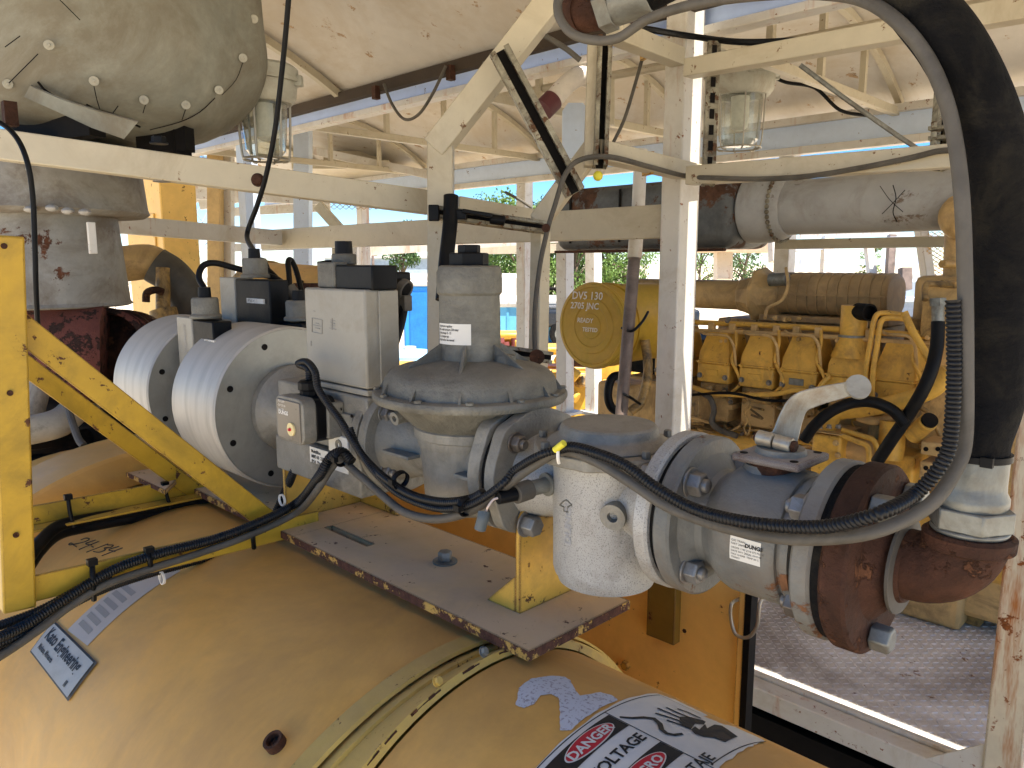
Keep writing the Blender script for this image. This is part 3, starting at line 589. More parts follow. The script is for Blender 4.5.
for k in range(12):
    a=rad(12+30*k); d=V((cos(a),sin(a),0)); m=MB(); m.prism([(.128,1.305),(.146,1.305),(.132,1.326)],((rx,YA,0),d,(0,0,1),d.cross(V((0,0,1)))),.004); part(rg,'rim_rib',m,m_aludark)
    a2=a+.10; m=MB(); m.hexb((rx+.1455*cos(a2),YA+.1455*sin(a2),1.305),(0,0,1),.006,.004,washer=0); part(rg,'rim_screw',m,m_aludark)
pb=V((rx,YA,1.352))+V((.058,.02,-.008)); m=MB(); m.cyl(pb,pb+V((0,0,.018)),.017,24,r2=.016); part(rg,'breather_boss',m,m_aludark,bevel=.001)
m=MB(); m.lathe([(0,.132),(-.010,.122),(-.036,.096),(-.044,.086)],(rx,YA,1.292),(0,0,1),64,cap=False); part(rg,'lower_case',m,m_aludark)
m=MB(); m.lathe([(0,.086),(-.003,.089),(-.016,.089),(-.018,.085),(-.020,.085),(-.030,.083)],(rx,YA,1.250),(0,0,1),64,cap=False); part(rg,'clamp_ring',m,m_alu)
m=MB(); m.lathe([(0,.082),(-.04,.078),(-.095,.074),(-.112,.069),(-.120,.055),(-.122,.0)],(rx,YA,1.232),(0,0,1),56,cap=False); m.lathe([(0,.078),(.05,.060),(.10,.056),(.20,.056),(.23,.060),(.27,.076)],(-1.065,YA,ZA),(1,0,0),48)
m.prism([(-.13,-.003),(-.06,-.003),(-.06,.003),(-.13,.003)],((rx,YA-.055,1.195),(1,0,0),(0,0,1),(0,1,0)),.05); m.prism([(.05,-.003),(.10,-.003),(.10,.003),(.05,.003)],((rx,YA-.055,1.19),(1,0,0),(0,0,1),(0,1,0)),.05); part(rg,'valve_body',m,m_alu,bevel=.001)
def onreg(u,v,R=.0765):
    d=ray(u,v); ox=CAM.x-rx; oy=CAM.y-YA; a=d.x**2+d.y**2;b=2*(ox*d.x+oy*d.y);c=ox*ox+oy*oy-R*R;k=(-b-math.sqrt(max(0,b*b-4*a*c)))/2/a; return CAM+d*k
for u,v,r1,nm in((429,459,.010,'pressure_plug'),):
    p=onreg(u,v,.074); nn=V((p.x-rx,p.y-YA,0)).normalized(); m=MB(); m.ring(p-nn*.004,p+nn*.004,r1,.0055,24); m.lathe([(0,.0055),(.002,.0055)],p,nn,6); part(rg,nm,m,m_zinc)
p=PX(411,418,-.99); m=MB(); p=V((-.985,.735,1.258)); m.ring(p,p+V((0,-.016,-.003)),.011,.005,20); m.cyl(p+V((0,.03,0)),p,.012,20); part(rg,'side_plug',m,m_alu)
def regtext(t,size,u,v,mat,R,dr=.0005):
    p=onreg(u,v,R); a0=math.atan2(p.y-YA,p.x-rx)
    return part(rg,'cast_lettering',text_mesh(t,size,lambda x,y,z:V((rx+(R+dr)*cos(a0+x/R),YA+(R+dr)*sin(a0+x/R),p.z+y)),bold=.0003),mat)
m_emb=paint('embossed_letter_grey',(.24,.20,.18),.6,bump=0)
regtext('R65',.013,426,451,m_emb,.0755); regtext('DN50',.013,422,476,m_emb,.0735)
# white sticker on housing
def hm(dr=.0008):
    return lambda a,z:V((rx+(.0478+dr)*cos(a),YA+(.0478+dr)*sin(a),z))
pA=onreg(440,325,.0478); pB=onreg(471,325,.0478); a0=math.atan2(pA.y-YA,pA.x-rx); a1=math.atan2(pB.y-YA,pB.x-rx)
if a1<a0: a1+=2*PI
z1_=onreg(455,324,.0478).z; z0_=onreg(455,345,.0478).z
m=MB(); vs=[]
for i in range(9):
    a=a0+(a1-a0)*i/8; vs+=[hm()(a,z1_),hm()(a,z0_)]
m.add(vs,[(2*i,2*i+1,2*i+3,2*i+2) for i in range(8)]); stk=part(rg,'sticker',m,m_label)
for k,t in enumerate(('Gas pressure regulator','Max. outlet pressure 350 mbar','Spring orange 25 - 55','Do not adjust cap','Adjust outlet. See manual')):
    part(stk,'lettering',text_mesh(t,.0052,lambda x,y,z:hm(.0011)(a0+.06+x/.0478*.62,z1_-.0055-.0052*k+y),bold=.0001),m_ink)
flange(rg,-.796,-.772,m_alu,.095,lobes=1); flange(rg,-1.072,-1.052,m_alu,.095)
fbolts(rg,-1.052,1,m_bolt,rb=.071,angs=(135,225,315,45)); fbolts(rg,-.796,-1,m_bolt,rb=.073,angs=(135,))
g3=thing('gasket',(-.768,YA,ZA),'thin black gasket between the regulator flange and the filter flange','gasket'); m=MB(); m.lathe([(0,.089),(.010,.089)],(-.772,YA,ZA),(1,0,0),48); part(g3,'gasket_ring',m,m_rubber)
g4=thing('gasket',(-1.074,YA,ZA),'thin black gasket between the valve block and the regulator flange','gasket'); m=MB(); m.lathe([(0,.089),(.006,.089)],(-1.078,YA,ZA),(1,0,0),48); part(g4,'gasket_ring',m,m_rubber)
# --- valve block with actuator box
by0=.725; c=PY(366,350,by0); xR=c.x; xL=PY(306,340,by0).x; yb=PX(399,345,xR).y
zt=PY(366,290,by0).z; zb=PY(366,392,by0).z
vb=thing('gas_valve_block',((xL+xR)/2,YA,1.09),'boxy grey motorised gas valve with a black terminal cap, between silver coils and regulator','valve')
m=MB(); m.bx(xL,xR,by0,yb,zb+.004,zt); part(vb,'actuator_box',m,m_box,bevel=.004)
m=MB(); m.bx(xL+.001,xR-.001,by0+.001,yb-.001,zb-.008,zb+.002); part(vb,'box_base',m,m_box,bevel=.002)
yf=PX(373,345,xR).y; m=MB(); m.bx(xR,xR+.004,yf+.012,yb-.002,zb+.006,zt-.002); part(vb,'side_cover',m,m_box,bevel=.0015)
zc=PY(366,271,by0+.02).z; xc=PY(335,295,by0+.01).x
m=MB(); m.bx(xc,xR+.006,by0+.012,yb-.004,zt-.001,zt+.040); part(vb,'terminal_cap',m,m_black,bevel=.003)
m=MB(); m.bx(xL+.03,xc+.0,by0+.01,yb-.03,zt,zt+.045); m.cyl((xc-.03,by0+.05,zt+.04),(xc-.03,by0+.05,zt+.060),.022,20); part(vb,'grey_fitting',m,m_aludark,bevel=.003)
m=MB(); m.lathe([(0,.016),(.022,.015)],(xc-.03,by0+.05,zt+.060),(0,0,1),18); part(vb,'gland_nut',m,m_black)
p=A(395,283,1.40); m=MB(); m.box(p,(.045,.04,.040)); m.cyl(A(392,283,1.40),A(404,293,1.38),.020,20); part(vb,'plug_connector',m,m_black,bevel=.004)
m=MB(); m.ring(A(401,288,1.38),A(407,291,1.375),.019,.014,20); m.box(A(404,303,1.38),(.026,.018,.028)); part(vb,'torn_gland',m,m_gcab,bevel=.002)
# block body
bzb=PY(366,462,by0).z; xl2=PY(281,440,by0).x
m=MB(); m.bx(xl2,xR+.0,by0-.002,yb-.01,zb-.115,zb-.010); part(vb,'valve_body',m,m_alu,bevel=.004)
m=MB(); m.bx(-1.19,-1.14,YA-.06,YA+.06,ZA-.07,ZA+.06); m.lathe([(0,.06),(.04,.062),(.052,.094),(.070,.094)],(-1.148,YA,ZA),(1,0,0),56); part(vb,'outlet_flange',m,m_alu,bevel=.002)
c0=PY(321,412,by0); m=MB(); c1=PY(356,432,by0)
m.bx(c0.x,c1.x,by0-.008,by0-.001,c1.z-.02,c0.z+.01); part(vb,'test_plate',m,m_alu,bevel=.002)
for u,v in((341,409),(352,416),(338,424),(350,432)):
    q=PY(u,v,by0-.008); m=MB(); m.lathe([(0,.003),(.0015,.003)],q,(0,-1,0),12); part(vb,'screw',m,m_dark)
q=PY(341,444,by0-.006); m=MB(); m.bx(q.x-.032,q.x+.03,by0-.012,by0-.002,q.z-.016,q.z+.016); part(vb,'port_plate',m,m_label,bevel=.002)
m=MB(); m.ring(q+V((.003,-.004,0)),q+V((.003,-.008,0)),.0095,.004,20); part(vb,'port_ring',m,m_zinc)
a_=PY(306,452,by0); b_=PY(352,470,by0); lowz=PY(330,466,by0).z
m=MB(); m.bx(xl2-.0,xR-.01,by0-.012,by0+.09,zb-.185,zb-.117); part(vb,'lower_housing',m,m_alu,bevel=.004)
lx0=PY(311,452,by0-.012).x; lx1=PY(349,466,by0-.012).x; lz1=PY(311,446,by0-.012).z; lz0=PY(311,459,by0-.012).z
m=MB(); m.bx(lx0,lx1,by0-.0145,by0-.0125,lz0-.004,lz1); lw=part(vb,'rating_label',m,m_label)
for k,t in enumerate(('MultiBloc','MBE 65  230VAC','IP54  Pmax 500')): part(lw,'lettering',text_mesh(t,.0085,lambda x,y,z:V((lx0+.006+x,by0-.0152,lz1-.010-.0095*k+y)),bold=.0002),m_ink)
part(lw,'lettering',text_mesh('DUNGS',.008,lambda x,y,z:V((lx1-.036+x,by0-.0152,lz1-.010+y)),bold=.0003),m_ink)
# print on actuator box: small diagram
m=MB(); 
def dl_(u0,v0,u1,v1): 
    a=PY(u0,v0,by0-.0006);b=PY(u1,v1,by0-.0006); m.bar(a,b,.0008,.0011,up=(0,-1,0))
for L_ in((312,318,322,320),(312,318,312,332),(312,332,322,334),(322,320,322,334),(315,323,319,324),(315,328,320,329),(313,325,322,326.5),(330,320,335,321),(330,325,335,326),(329,328,336,329.5),(332,318,332,330),(330,322,335,324),(311,341,311,346),(313,311,315,311.3)): dl_(*L_)
part(vb,'printed_diagram',m,m_fade)
# ================================================================ pressure switches
def pswitch(name,label,u0,u1,v0,v1,y,dep,mats=(m_alu,m_black),face=True):
    c0=PY(u0,(v0+v1)/2,y); c1=PY(u1,(v0+v1)/2,y); zt_=PY(u0,v0,y).z; zb_=PY(u0,v1,y).z
    t=thing(name,tuple((c0+c1)/2),label,'pressure switch'); x0,x1=c0.x,c1.x
    w=x1-x0; h=zt_-zb_; r=.016; pts=[]
    for cx_,cz_,a0_ in((w/2-r,h/2-r,0),(-w/2+r,h/2-r,90),(-w/2+r,-h/2+r,180),(w/2-r,-h/2+r,270)):
        for k in range(5): a=rad(a0_+22.5*k); pts.append((cx_+r*cos(a),cz_+r*sin(a)))
    mid=V(((x0+x1)/2,y,(zt_+zb_)/2))
    m=MB(); m.prism(pts,(mid+V((0,dep*.2,0)),(1,0,0),(0,0,1),(0,1,0)),dep*.4); part(t,'front_cover',m,mats[0],bevel=.002)
    m=MB(); m.prism([(p[0]*.97,p[1]*.97) for p in pts],(mid+V((0,dep*.7,0)),(1,0,0),(0,0,1),(0,1,0)),dep*.6); part(t,'rear_body',m,mats[1],bevel=.002)
    return t,mid,w,h,y
ps,mid,w,h,yy=pswitch('pressure_switch','small rounded square pressure switch with a yellow dial, in front of the silver coil',276,303,394,438,.645,.065)
m=MB(); m.prism([(p[0],p[1]) for p in [(-w*.40,-h*.42),(w*.42,-h*.42),(w*.42,h*.42),(-w*.40,h*.42)]],(mid+V((0,-.0012,0)),(1,0,0),(0,0,1),(0,1,0)),.002); part(ps,'face_plate',m,paint('smoked_face_plate',(.17,.15,.12),.3,bump=0),bevel=.0008)
m=MB(); m.lathe([(0,.0115),(.003,.0115)],mid+V((w*.12,-.0022,-h*.18)),(0,-1,0),28); dial=part(ps,'dial',m,paint('cream_dial',(.72,.60,.30),.4,bump=0))
m=MB(); m.lathe([(0,.003),(.004,.0025)],mid+V((w*.12,-.005,-h*.18)),(0,-1,0),12); part(ps,'dial_screw',m,m_red)
part(ps,'lettering',text_mesh('DUNGS',.0095,lambda x,y,z:V((mid.x-w*.34+x,yy-.0028,mid.z+h*.10+y)),bold=.0004),m_chalk)
for k in range(3): part(ps,'lettering',text_mesh(('IP54 250V','GW 50 A6','max 500')[k],.0055,lambda x,y,z:V((mid.x-w*.34+x,yy-.0028,mid.z+h*(.36-.09*k)+y))),m_chalk)
m=MB(); g=V((mid.x+.002,yy+.04,mid.z+h/2)); m.lathe([(-.004,.017),(.008,.017),(.009,.020),(.022,.020),(.026,.015)],g,(0,0,1),10); part(ps,'cable_gland',m,m_black,bevel=.0008)
m=MB(); m.bx(mid.x+.005,mid.x+.05,yy+.045,by0-.002,mid.z-h*.42,mid.z+h*.36); part(ps,'mounting_block',m,m_alu,bevel=.003)
# tall switches at the coils
def tallswitch(label,u0,um,u1,v0,v1,y,dep,txt=None,fit=True,lab=None,cable=True):
    c0=PY(u0,v0,y);cm=PY(um,v0,y);c1=PY(u1,v0,y); zt_=c0.z; zb_=PY(u0,v1,y).z
    t=thing('pressure_switch',tuple(c0),label,'pressure switch')
    m=MB(); m.bx(c0.x,cm.x,y,y+dep,zb_,zt_); part(t,'grey_cover',m,m_box,bevel=.003)
    m=MB(); m.bx(cm.x,c1.x,y+.002,y+dep,zb_+.3*(zt_-zb_)*0,zt_-.004); part(t,'black_housing',m,m_black,bevel=.003)
    xm=(c0.x+c1.x)/2
    m=MB(); m.lathe([(0,.034),(.006,.034),(.010,.029),(.040,.029),(.045,.026)],(xm+.02,y+dep*.45,zt_),(0,0,1),14); part(t,'grey_hub',m,m_aludark,bevel=.001)
    m=MB(); m.lathe([(0,.014),(.022,.013)],(xm+.02,y+dep*.45,zt_+.045),(0,0,1),16); part(t,'gland_nut',m,m_black)
    if txt: 
        hh=zt_-zb_; part(t,'lettering',text_mesh(txt,.018,lambda a,b,z:V((c0.x+(cm.x-c0.x)*.62-b,y-.0007,zb_+hh*.30+a)),bold=.0003,space=1.1),m_fade)
    if lab:
        q0,q1=PY(lab[0],lab[1],y+.0015),PY(lab[2],lab[3],y+.0015); m=MB(); m.bx(q0.x,q1.x,y-.002,y+.002,min(q0.z,q1.z),max(q0.z,q1.z)); l=part(t,'label',m,m_label)
        part(l,'lettering',text_mesh('IP54 > |  |',.012,lambda a,b,z:V((q0.x+.005+a,y-.0026,(q0.z+q1.z)/2-.004+b))),m_ink)
    return t,V((xm+.02,y+dep*.45,zt_+.06)),c1
t1,g1,_=tallswitch('tall narrow pressure switch lettered up its grey cover, standing between the two silver coils',176,191,211,316,366,.70,.045,'DUNGS',lab=(206,339,216,345))
m=MB(); q=PY(183,366,.70); m.bx(q.x-.002,q.x+.075,.71,.78,PY(183,420,.70).z,q.z); part(t1,'manifold',m,m_box,bevel=.004)
m=MB(); q=PY(183,398,.70); m.box(q+V((.03,-.004,0)),(.07,.02,.05)); m.cyl(q+V((.02,-.01,.0)),q+V((.02,-.022,0)),.018,16); part(t1,'manifold_fitting',m,m_aludark,bevel=.002)
t2,g2_,_=tallswitch('large black pressure switch with a cream label, standing behind the nearer silver coil',219,234,268,277,330,.84,.05,None,lab=(248,298,265,304))
t3,g3_,_=tallswitch('small black pressure switch half hidden behind the grey actuator box',272,275,300,319,335,.86,.05,None)
# silver coils
def coil(x1,x0,label):
    t=thing('solenoid_coil',((x0+x1)/2,YA,ZA-.17),label,'solenoid coil','silver round solenoid coils')
    m=MB(); m.lathe([(0,.165),(.003,.170),(x1-x0-.003,.170),(x1-x0,.166)],(x0,YA,ZA),(1,0,0),128,cap=False); part(t,'coil_rim',m,m_disc)
    m=MB(); m.lathe([(-.001,.10),(-.001,.1655),(-.0045,.1655)],(x1,YA,ZA),(1,0,0),96,cap=True); part(t,'end_face',m,m_face); m=MB(); m.lathe([(.0,.10),(.0045,.1655)],(x0,YA,ZA),(1,0,0),64); part(t,'end_face',m,m_face)
    for k in range(8):
        a=rad(22.5+45*k); m=MB(); m.lathe([(-.002,.0065),(.0008,.0065)],(x1-.001,YA+.143*cos(a),ZA+.143*sin(a)),(1,0,0),16); part(t,'bolt_hole',m,m_dark)
    return t
c1_=coil(-1.455,-1.66,'nearer of the two silver drum-shaped solenoid coils, beside the grey actuator box')
c2_=coil(-1.80,-2.02,'farther of the two silver drum-shaped solenoid coils, behind the yellow diagonal bars')
m=MB(); m.lathe([(0,.088),(.002,.092),(.020,.092),(.022,.089),(.05,.07),(.12,.065)],(-1.456,YA,ZA),(1,0,0),64); part(c1_,'mounting_flange',m,m_alu)
m=MB(); m.hexb((-1.340,.757,1.135),(1,0,0),.016,.016,.008); part(c1_,'bolt',m,m_bolt,bevel=.001)
m=MB(); m.cyl((-1.80,YA,ZA),(-1.66,YA,ZA),.06,40); part(c2_,'coupling_pipe',m,m_alu)
m=MB(); m.cyl((-2.3,YA,ZA),(-2.02,YA,ZA),.05,32); m.lathe([(0,.09),(.02,.09)],(-2.06,YA,ZA),(1,0,0),40); part(c2_,'inlet_pipe',m,m_alu)
# sensor plug on filter flange
sn=thing('sensor_plug',tuple(PY(540,487,.74)),'round grey electrical plug with torn wires, on the side of the filter','sensor')
p0=PY(548,484,.745); p1=PY(530,489,.715); p2=PY(515,494,.69); p3=PY(498,498,.665)
m=MB(); m.lathe([(0,.016),(.004,.016)],p0,p1-p0,24); m.cyl(p0,p1,.0105,20); part(sn,'sensor_stem',m,m_zinc)
m=MB(); m.cyl(p1,p2,.0135,24); part(sn,'sensor_collar',m,m_gcab,bevel=.001)
m=MB(); m.cyl(p2,p3,.0095,20,r2=.0085); part(sn,'plug_body',m,m_black)
m=MB(); a_=PY(494,503,.66); b_=PY(482,522,.65); m.tube([p3,PY(493,500,.66),PY(488,507,.655),PY(486,512,.655)],.0016,6); part(sn,'bare_wire',m,paint('copper_tinned_wire',(.62,.50,.42),.4,.3))
m=MB(); m.tube([PY(484,512,.655),PY(483,518,.652),PY(480,529,.65)],.008,12,4); part(sn,'hanging_plug',m,paint('blue_grey_plug',(.08,.10,.11),.5))
# ================================================================ cables
def cable(label,pts,r,mat,name='cable',cat='cable',conduit=False,group=None,flat=1):
    m=MB(); 
    if conduit: m.conduit(pts,r)
    else: m.tube(pts,r,12,8,flat=flat)
    return solo(name,m,mat,label,cat,group,ang=60 if conduit else 40,loc=pts[0])
G=[A(690,-60,.95),A(620,-25,1.05),A(566,-8,1.07),A(558,12,1.07),A(570,32,1.06),A(592,40,1.05),A(618,38,1.03),A(650,18,1.0),A(700,3,.93),A(770,-6,.84),A(830,-6,.76),A(868,2,.72),A(900,24,.69),A(926,56,.68),A(944,95,.675),A(955,140,.675),A(962,200,.665),A(965,280,.67),A(966,360,.675),A(965,440,.685),A(955,470,.685),A(935,500,.685),A(905,520,.69),PY(860,535,.69),PY(800,539,.685),PY(750,533,.685),PY(705,521,.69),PY(665,505,.695),PY(630,482,.695),PY(595,461,.70),PY(562,451,.70),PY(533,466,.69),PY(512,481,.68),PY(484,503,.67),PY(460,515,.67),PY(432,519,.67),PY(404,512,.67),PY(383,496,.67),PY(360,476,.67),PY(341,461,.68),PY(330,470,.67),PY(316,492,.66),PX(296,513,-1.27),PX(250,535,-1.275),PX(200,553,-1.28),PX(150,569,-1.28),PX(105,585,-1.28),PX(70,606,-1.275),PX(40,629,-1.265),PX(5,653,-1.25),PX(-40,680,-1.23)]
cable('thick grey cable looping down beside the black hose and along the whole gas train',G,.0064,m_gcab)
K=[A(953,300,.67),A(954,370,.675),A(950,440,.675),A(940,466,.675),A(915,494,.68),PY(880,513,.675),PY(830,526,.67),PY(780,526,.67),PY(730,519,.67),PY(690,507,.68),PY(655,487,.685),PY(625,465,.69),PY(596,453,.69),PY(572,447,.69),PY(556,450,.69)]
cable('black ribbed conduit along the upper side of the grey cable, in front of the valve',K,.0068,m_cond,'conduit','conduit',True)
cable('thin black ribbed conduit hanging from the yellow tag down to the regulator',[PY(556,450,.69),PY(538,456,.68),PY(515,470,.68),PY(500,486,.665),PY(472,504,.66),PY(443,509,.66),PY(415,502,.66),PY(393,490,.66),PY(371,468,.66),PY(358,448,.67),PY(350,428,.67)],.0055,m_cond,'conduit','conduit',True)
sw0=g
cable('black ribbed conduit arching out of the pressure switch down to the block',[g+V((0,0,.024)),g+V((0,-.002,.045)),PY(298,364,.68),PY(307,362,.68),PY(315,372,.67),PY(318,388,.665),PY(328,404,.665),PY(340,420,.665),PY(352,440,.665),PY(366,460,.665),PY(386,479,.66),PY(412,495,.66),PY(443,502,.66),PY(470,499,.665),PY(484,492,.665)],.0065,m_cond,'conduit','conduit',True)
cable('black ribbed cable curving from the valve block into the bundle on the yellow frame',[PY(352,462,.675),PY(342,452,.67),PY(330,458,.66),PY(318,478,.655),PX(298,502,-1.265),PX(262,521,-1.275),PX(215,539,-1.28),PX(165,552,-1.28),PX(120,567,-1.28),PX(85,586,-1.275),PX(50,609,-1.265),PX(20,628,-1.255),PX(-30,650,-1.23)],.0085,m_cond,'cable','cable',True)
cable('black ribbed conduit beneath the bundle along the yellow frame bar',[PY(300,450,.74),PY(294,470,.72),PX(285,492,-1.36),PX(268,524,-1.37),PX(235,548,-1.36),PX(190,562,-1.35),PX(150,573,-1.34),PX(110,586,-1.32),PX(75,602,-1.30),PX(35,628,-1.28),PX(0,643,-1.26),PX(-40,660,-1.25)],.0085,m_cond,'conduit','conduit',True)
cable('lowest black ribbed conduit of the bundle, leaving at the left edge',[PX(115,580,-1.315),PX(85,594,-1.31),PX(55,614,-1.295),PX(25,637,-1.28),PX(0,650,-1.27),PX(-40,675,-1.25)],.009,m_cond,'conduit','conduit',True)
cable('uppermost black ribbed conduit of the bundle, leaving at the left edge',[PX(110,576,-1.30),PX(80,589,-1.295),PX(45,608,-1.285),PX(10,622,-1.275),PX(-40,638,-1.25)],.0075,m_cond,'conduit','conduit',True)
for dv,lab in ((-5,'black conduit under the rear yellow bar, bending down at the left'),(2,'second black conduit under the rear yellow bar, nearer the drum')):
    cable(lab,[PX(235,485+dv*.3,-1.66),PX(190,505+dv*.6,-1.68),PX(140,515+dv*.7,-1.68),PX(90,524+dv,-1.68),PX(58,532+dv,-1.66),PX(38,550+dv,-1.62),PX(20,575+dv*1.3,-1.58),PX(-10,600+dv,-1.54)],.0125,m_black)
cable('black cable rising from the valve cap connector down beside the actuator box',[A(404,306,1.38),A(400,325,1.37),A(392,350,1.36),A(382,375,1.36),A(374,396,1.37),A(366,404,1.40)],.0085,m_black)
cable('thin black cable rising to the roof from the tall black pressure switch',[g2_,A(247,235,1.95),A(257,206,1.93),A(266,176,1.90),A(275,130,1.85),A(281,80,1.80),A(286,30,1.75),A(290,-20,1.7)],.0062,m_black)
cable('dark cable hanging straight down in front of the lagged tank at the left edge',[A(-20,118,1.60),A(2,124,1.60),A(18,140,1.60),A(28,165,1.60),A(33,200,1.62),A(35,250,1.64),A(36,290,1.66),A(38,330,1.7)],.0055,m_black)
cable('black cable arching from the left pressure switch across to the ribbed boot',[A(215,322,1.75),A(213,312,1.75),A(206,292,1.75),A(199,278,1.76),A(203,266,1.77),A(215,263,1.78),A(235,268,1.80),A(255,273,1.82),A(275,278,1.82),A(288,287,1.80)],.0072,m_black)
cable('short black cable bent up over the right side of the black pressure switch',[A(290,300,1.80),A(280,283,1.84),A(270,272,1.86),A(263,266,1.88),A(261,261,1.89),A(264,262,1.90),A(270,275,1.92)],.0075,m_black)
cable('black cable loop standing up between the switch and the actuator box',[A(290,292,1.80),A(289,275,1.82),A(288,262,1.84),A(291,260,1.86),A(296,270,1.86),A(300,285,1.84),A(303,300,1.82)],.0065,m_black)
cable('black ribbed conduit dropping from the grey boot behind the actuator box',[A(300,300,1.78),A(303,312,1.77),A(306,325,1.76),A(307,345,1.75)],.016,m_cond,'conduit','conduit',True)
bt=thing('cable_boot',tuple(A(294,295,1.79)),'worn grey rubber boot joining several black cables above the rear switch','cable boot'); m=MB(); m.tube([A(288,288,1.79),A(294,296,1.79),A(301,306,1.78)],.017,14,4); part(bt,'boot_sleeve',m,m_gcab)
m=MB(); m.tube([A(214,318,1.76),A(218,328,1.75),A(221,345,1.74)],.015,14,4); bt2=thing('cable_boot',tuple(A(218,330,1.75)),'grey rubber boot over the plug of the narrow left switch','cable boot'); part(bt2,'boot_sleeve',m,m_gcab); m=MB(); m.box(A(222,342,1.74),(.05,.06,.045)); part(bt2,'plug_block',m,m_black,bevel=.004)
# tag and ties
tg=thing('cable_tag',tuple(PY(559,447,.685)),'small bright yellow tube tag clipped on the cable above the filter','cable tag'); m=MB(); m.cyl(PY(555,450,.68),PY(564,443,.68),.0042,14); part(tg,'tag_tube',m,m_yellowtag); m=MB(); m.tube([PY(558,451,.68),PY(558,458,.68),PY(559,463,.685)],.0022,6); part(tg,'tag_knot',m,m_chalk)
for i,(u,v0,v1,x,lab) in enumerate(((92,562,600,-1.285,'black cable tie nearest the yellow post, round the cable bundle and front bar'),(149,550,570,-1.285,'black cable tie at the middle of the front yellow bar'),(252,528,548,-1.285,'black cable tie at the right end of the front yellow bar'))):
    m=MB(); m.tube([PX(u,v0,x),PX(u+1,(v0+v1)/2,x+.012),PX(u+2,v1,x)],.0042,8,4,flat=1); m.box(PX(u,v0,x+.003),(.012,.014,.010)); solo('cable_tie',m,m_black,lab,'cable tie','black cable ties on the yellow frame')
for i,(u,v0,v1,lab) in enumerate(((68,497,527,'black cable tie round the rear yellow bar at the left'),(165,484,508,'black cable tie round the rear yellow bar by the diagonal'))):
    m=MB(); m.tube([PX(u,v0,-1.665),PX(u+2,(v0+v1)/2,-1.66),PX(u+6,v1,-1.66)],.004,8,4); m.box(PX(u,v0,-1.66),(.012,.014,.010)); solo('cable_tie',m,m_black,lab,'cable tie','black cable ties on the yellow frame')
for u,v,x,lab in((162,578,-1.33,'white cable tie ring under the front yellow bar'),(282,500,-1.30,'white cable tie round the conduit at the left bracket')):
    p=PX(u,v,x); m=MB(); m.ring(p-V((0,.002,0)),p+V((0,.002,0)),.0115,.0095,24); solo('cable_tie',m,m_chalk,lab,'cable tie')
for u,v,y,lab in((342,458,.665,'black cable tie gathering cables below the valve block'),(400,480,.66,'black cable tie on the drooping cable bundle'),(466,506,.66,'black cable tie where the cables part under the regulator')):
    p=PY(u,v,y); m=MB(); m.lathe([(-.004,.0125),(-.004,.0145),(.004,.0145),(.004,.0125)],p,(1,0,-.3),20,cap=False); m.box(p+V((0,-.014,0)),(.01,.008,.008)); solo('cable_tie',m,m_black,lab,'cable tie','black cable ties on the gas train')
# ================================================================ yellow support frame
yf_=thing('support_frame',(-1.33,.24,.97),'yellow angle-iron bracket frame with an upright post and sloping braces at the left','support frame')
pt=PX(3,232,-1.31); 
m=MB(); bx_=-1.31
q0=PX(16,606,bx_); q1=PX(3,236,bx_); dq=(q1-q0); m.angle(q0,q1,.040,.040,.005,up=(1,0,0),sy=1,sz=1); 
m2=MB(); L=dq.length; m2.bar(q0,q1,.043,.050,up=(1,0,0)); part(yf_,'post',m2,m_yframe,bevel=.003)
for u,v in((16,535),(10,393),(4,246)):
    p=PX(u,v,bx_+.0265); m=MB(); m.lathe([(0,.0042),(.0012,.0042)],p,(1,0,0),14); part(yf_,'bolt_hole',m,m_rust)
def lbar(a,b,w,name,fl=1):
    m=MB(); x,y,z=basis(V(b)-V(a)); m.bar(a,b,.006,w); tp=V((0,0,1)); 
    k=z*(w/2-.003)*(1 if fl>=0 else -1); o_=V((-.018 if fl>=0 else .02,0,0))
    if fl: m.bar(V(a)+k+o_,V(b)+k+o_,.034,.006)
    part(yf_,name,m,m_yframe,bevel=.0012)
lbar(PX(28,590,-1.30),PX(318,521,-1.30),.041,'bottom_bar',0)
lbar(PX(26,518,-1.69),PX(205,484,-1.69),.044,'bottom_bar',-1)
lbar(PX(14,322,-1.315),PX(268,521,-1.315),.040,'diagonal_brace')
lbar(PX(6,351,-1.66),PX(198,494,-1.69),.036,'diagonal_brace')
# little rusty shelf plate over the band
sh=thing('rusty_bracket_plate',tuple(PZ(135,465,1.03)),'short rusty-edged plate on top of the drum behind the yellow diagonals','bracket plate')
m=MB(); qs=[PZ(97,459,1.03),PZ(165,490,1.03),PZ(180,476,1.03),PZ(118,447,1.03)]; m.add([q+V((0,0,0)) for q in qs]+[q-V((0,0,.01)) for q in qs],[(0,1,2,3),(4,5,6,7),(0,1,5,4),(1,2,6,5),(2,3,7,6),(3,0,4,7)]); part(sh,'plate',m,m_plate)
m=MB(); m.bar(qs[0]-V((0,.0012,.004)),qs[1]-V((0,.0012,.004)),.002,.0085); part(sh,'plate_edge',m,m_edge)
for u,v in((109,474),(121,473)):
    p=PZ(u,v,1.005)+V((0,-.01,0)); m=MB(); m.cyl(p,p+V((0,-.02,-.004)),.008,14,r2=.007); part(sh,'stud',m,m_zinc)
# ================================================================ steel frame
fr=thing('steel_shelter',(-1.5,2.3,0),'cream painted welded steel frame of posts, beams and arched roof trusses round the machines','steel frame')
def bp(a,b,w,h,mat=None,name='beam',up=(0,0,1),bev=.003,par=None):
    m=MB(); m.bar(a,b,w,h,up); return part(par or fr,name,m,mat or m_cream,bevel=bev)
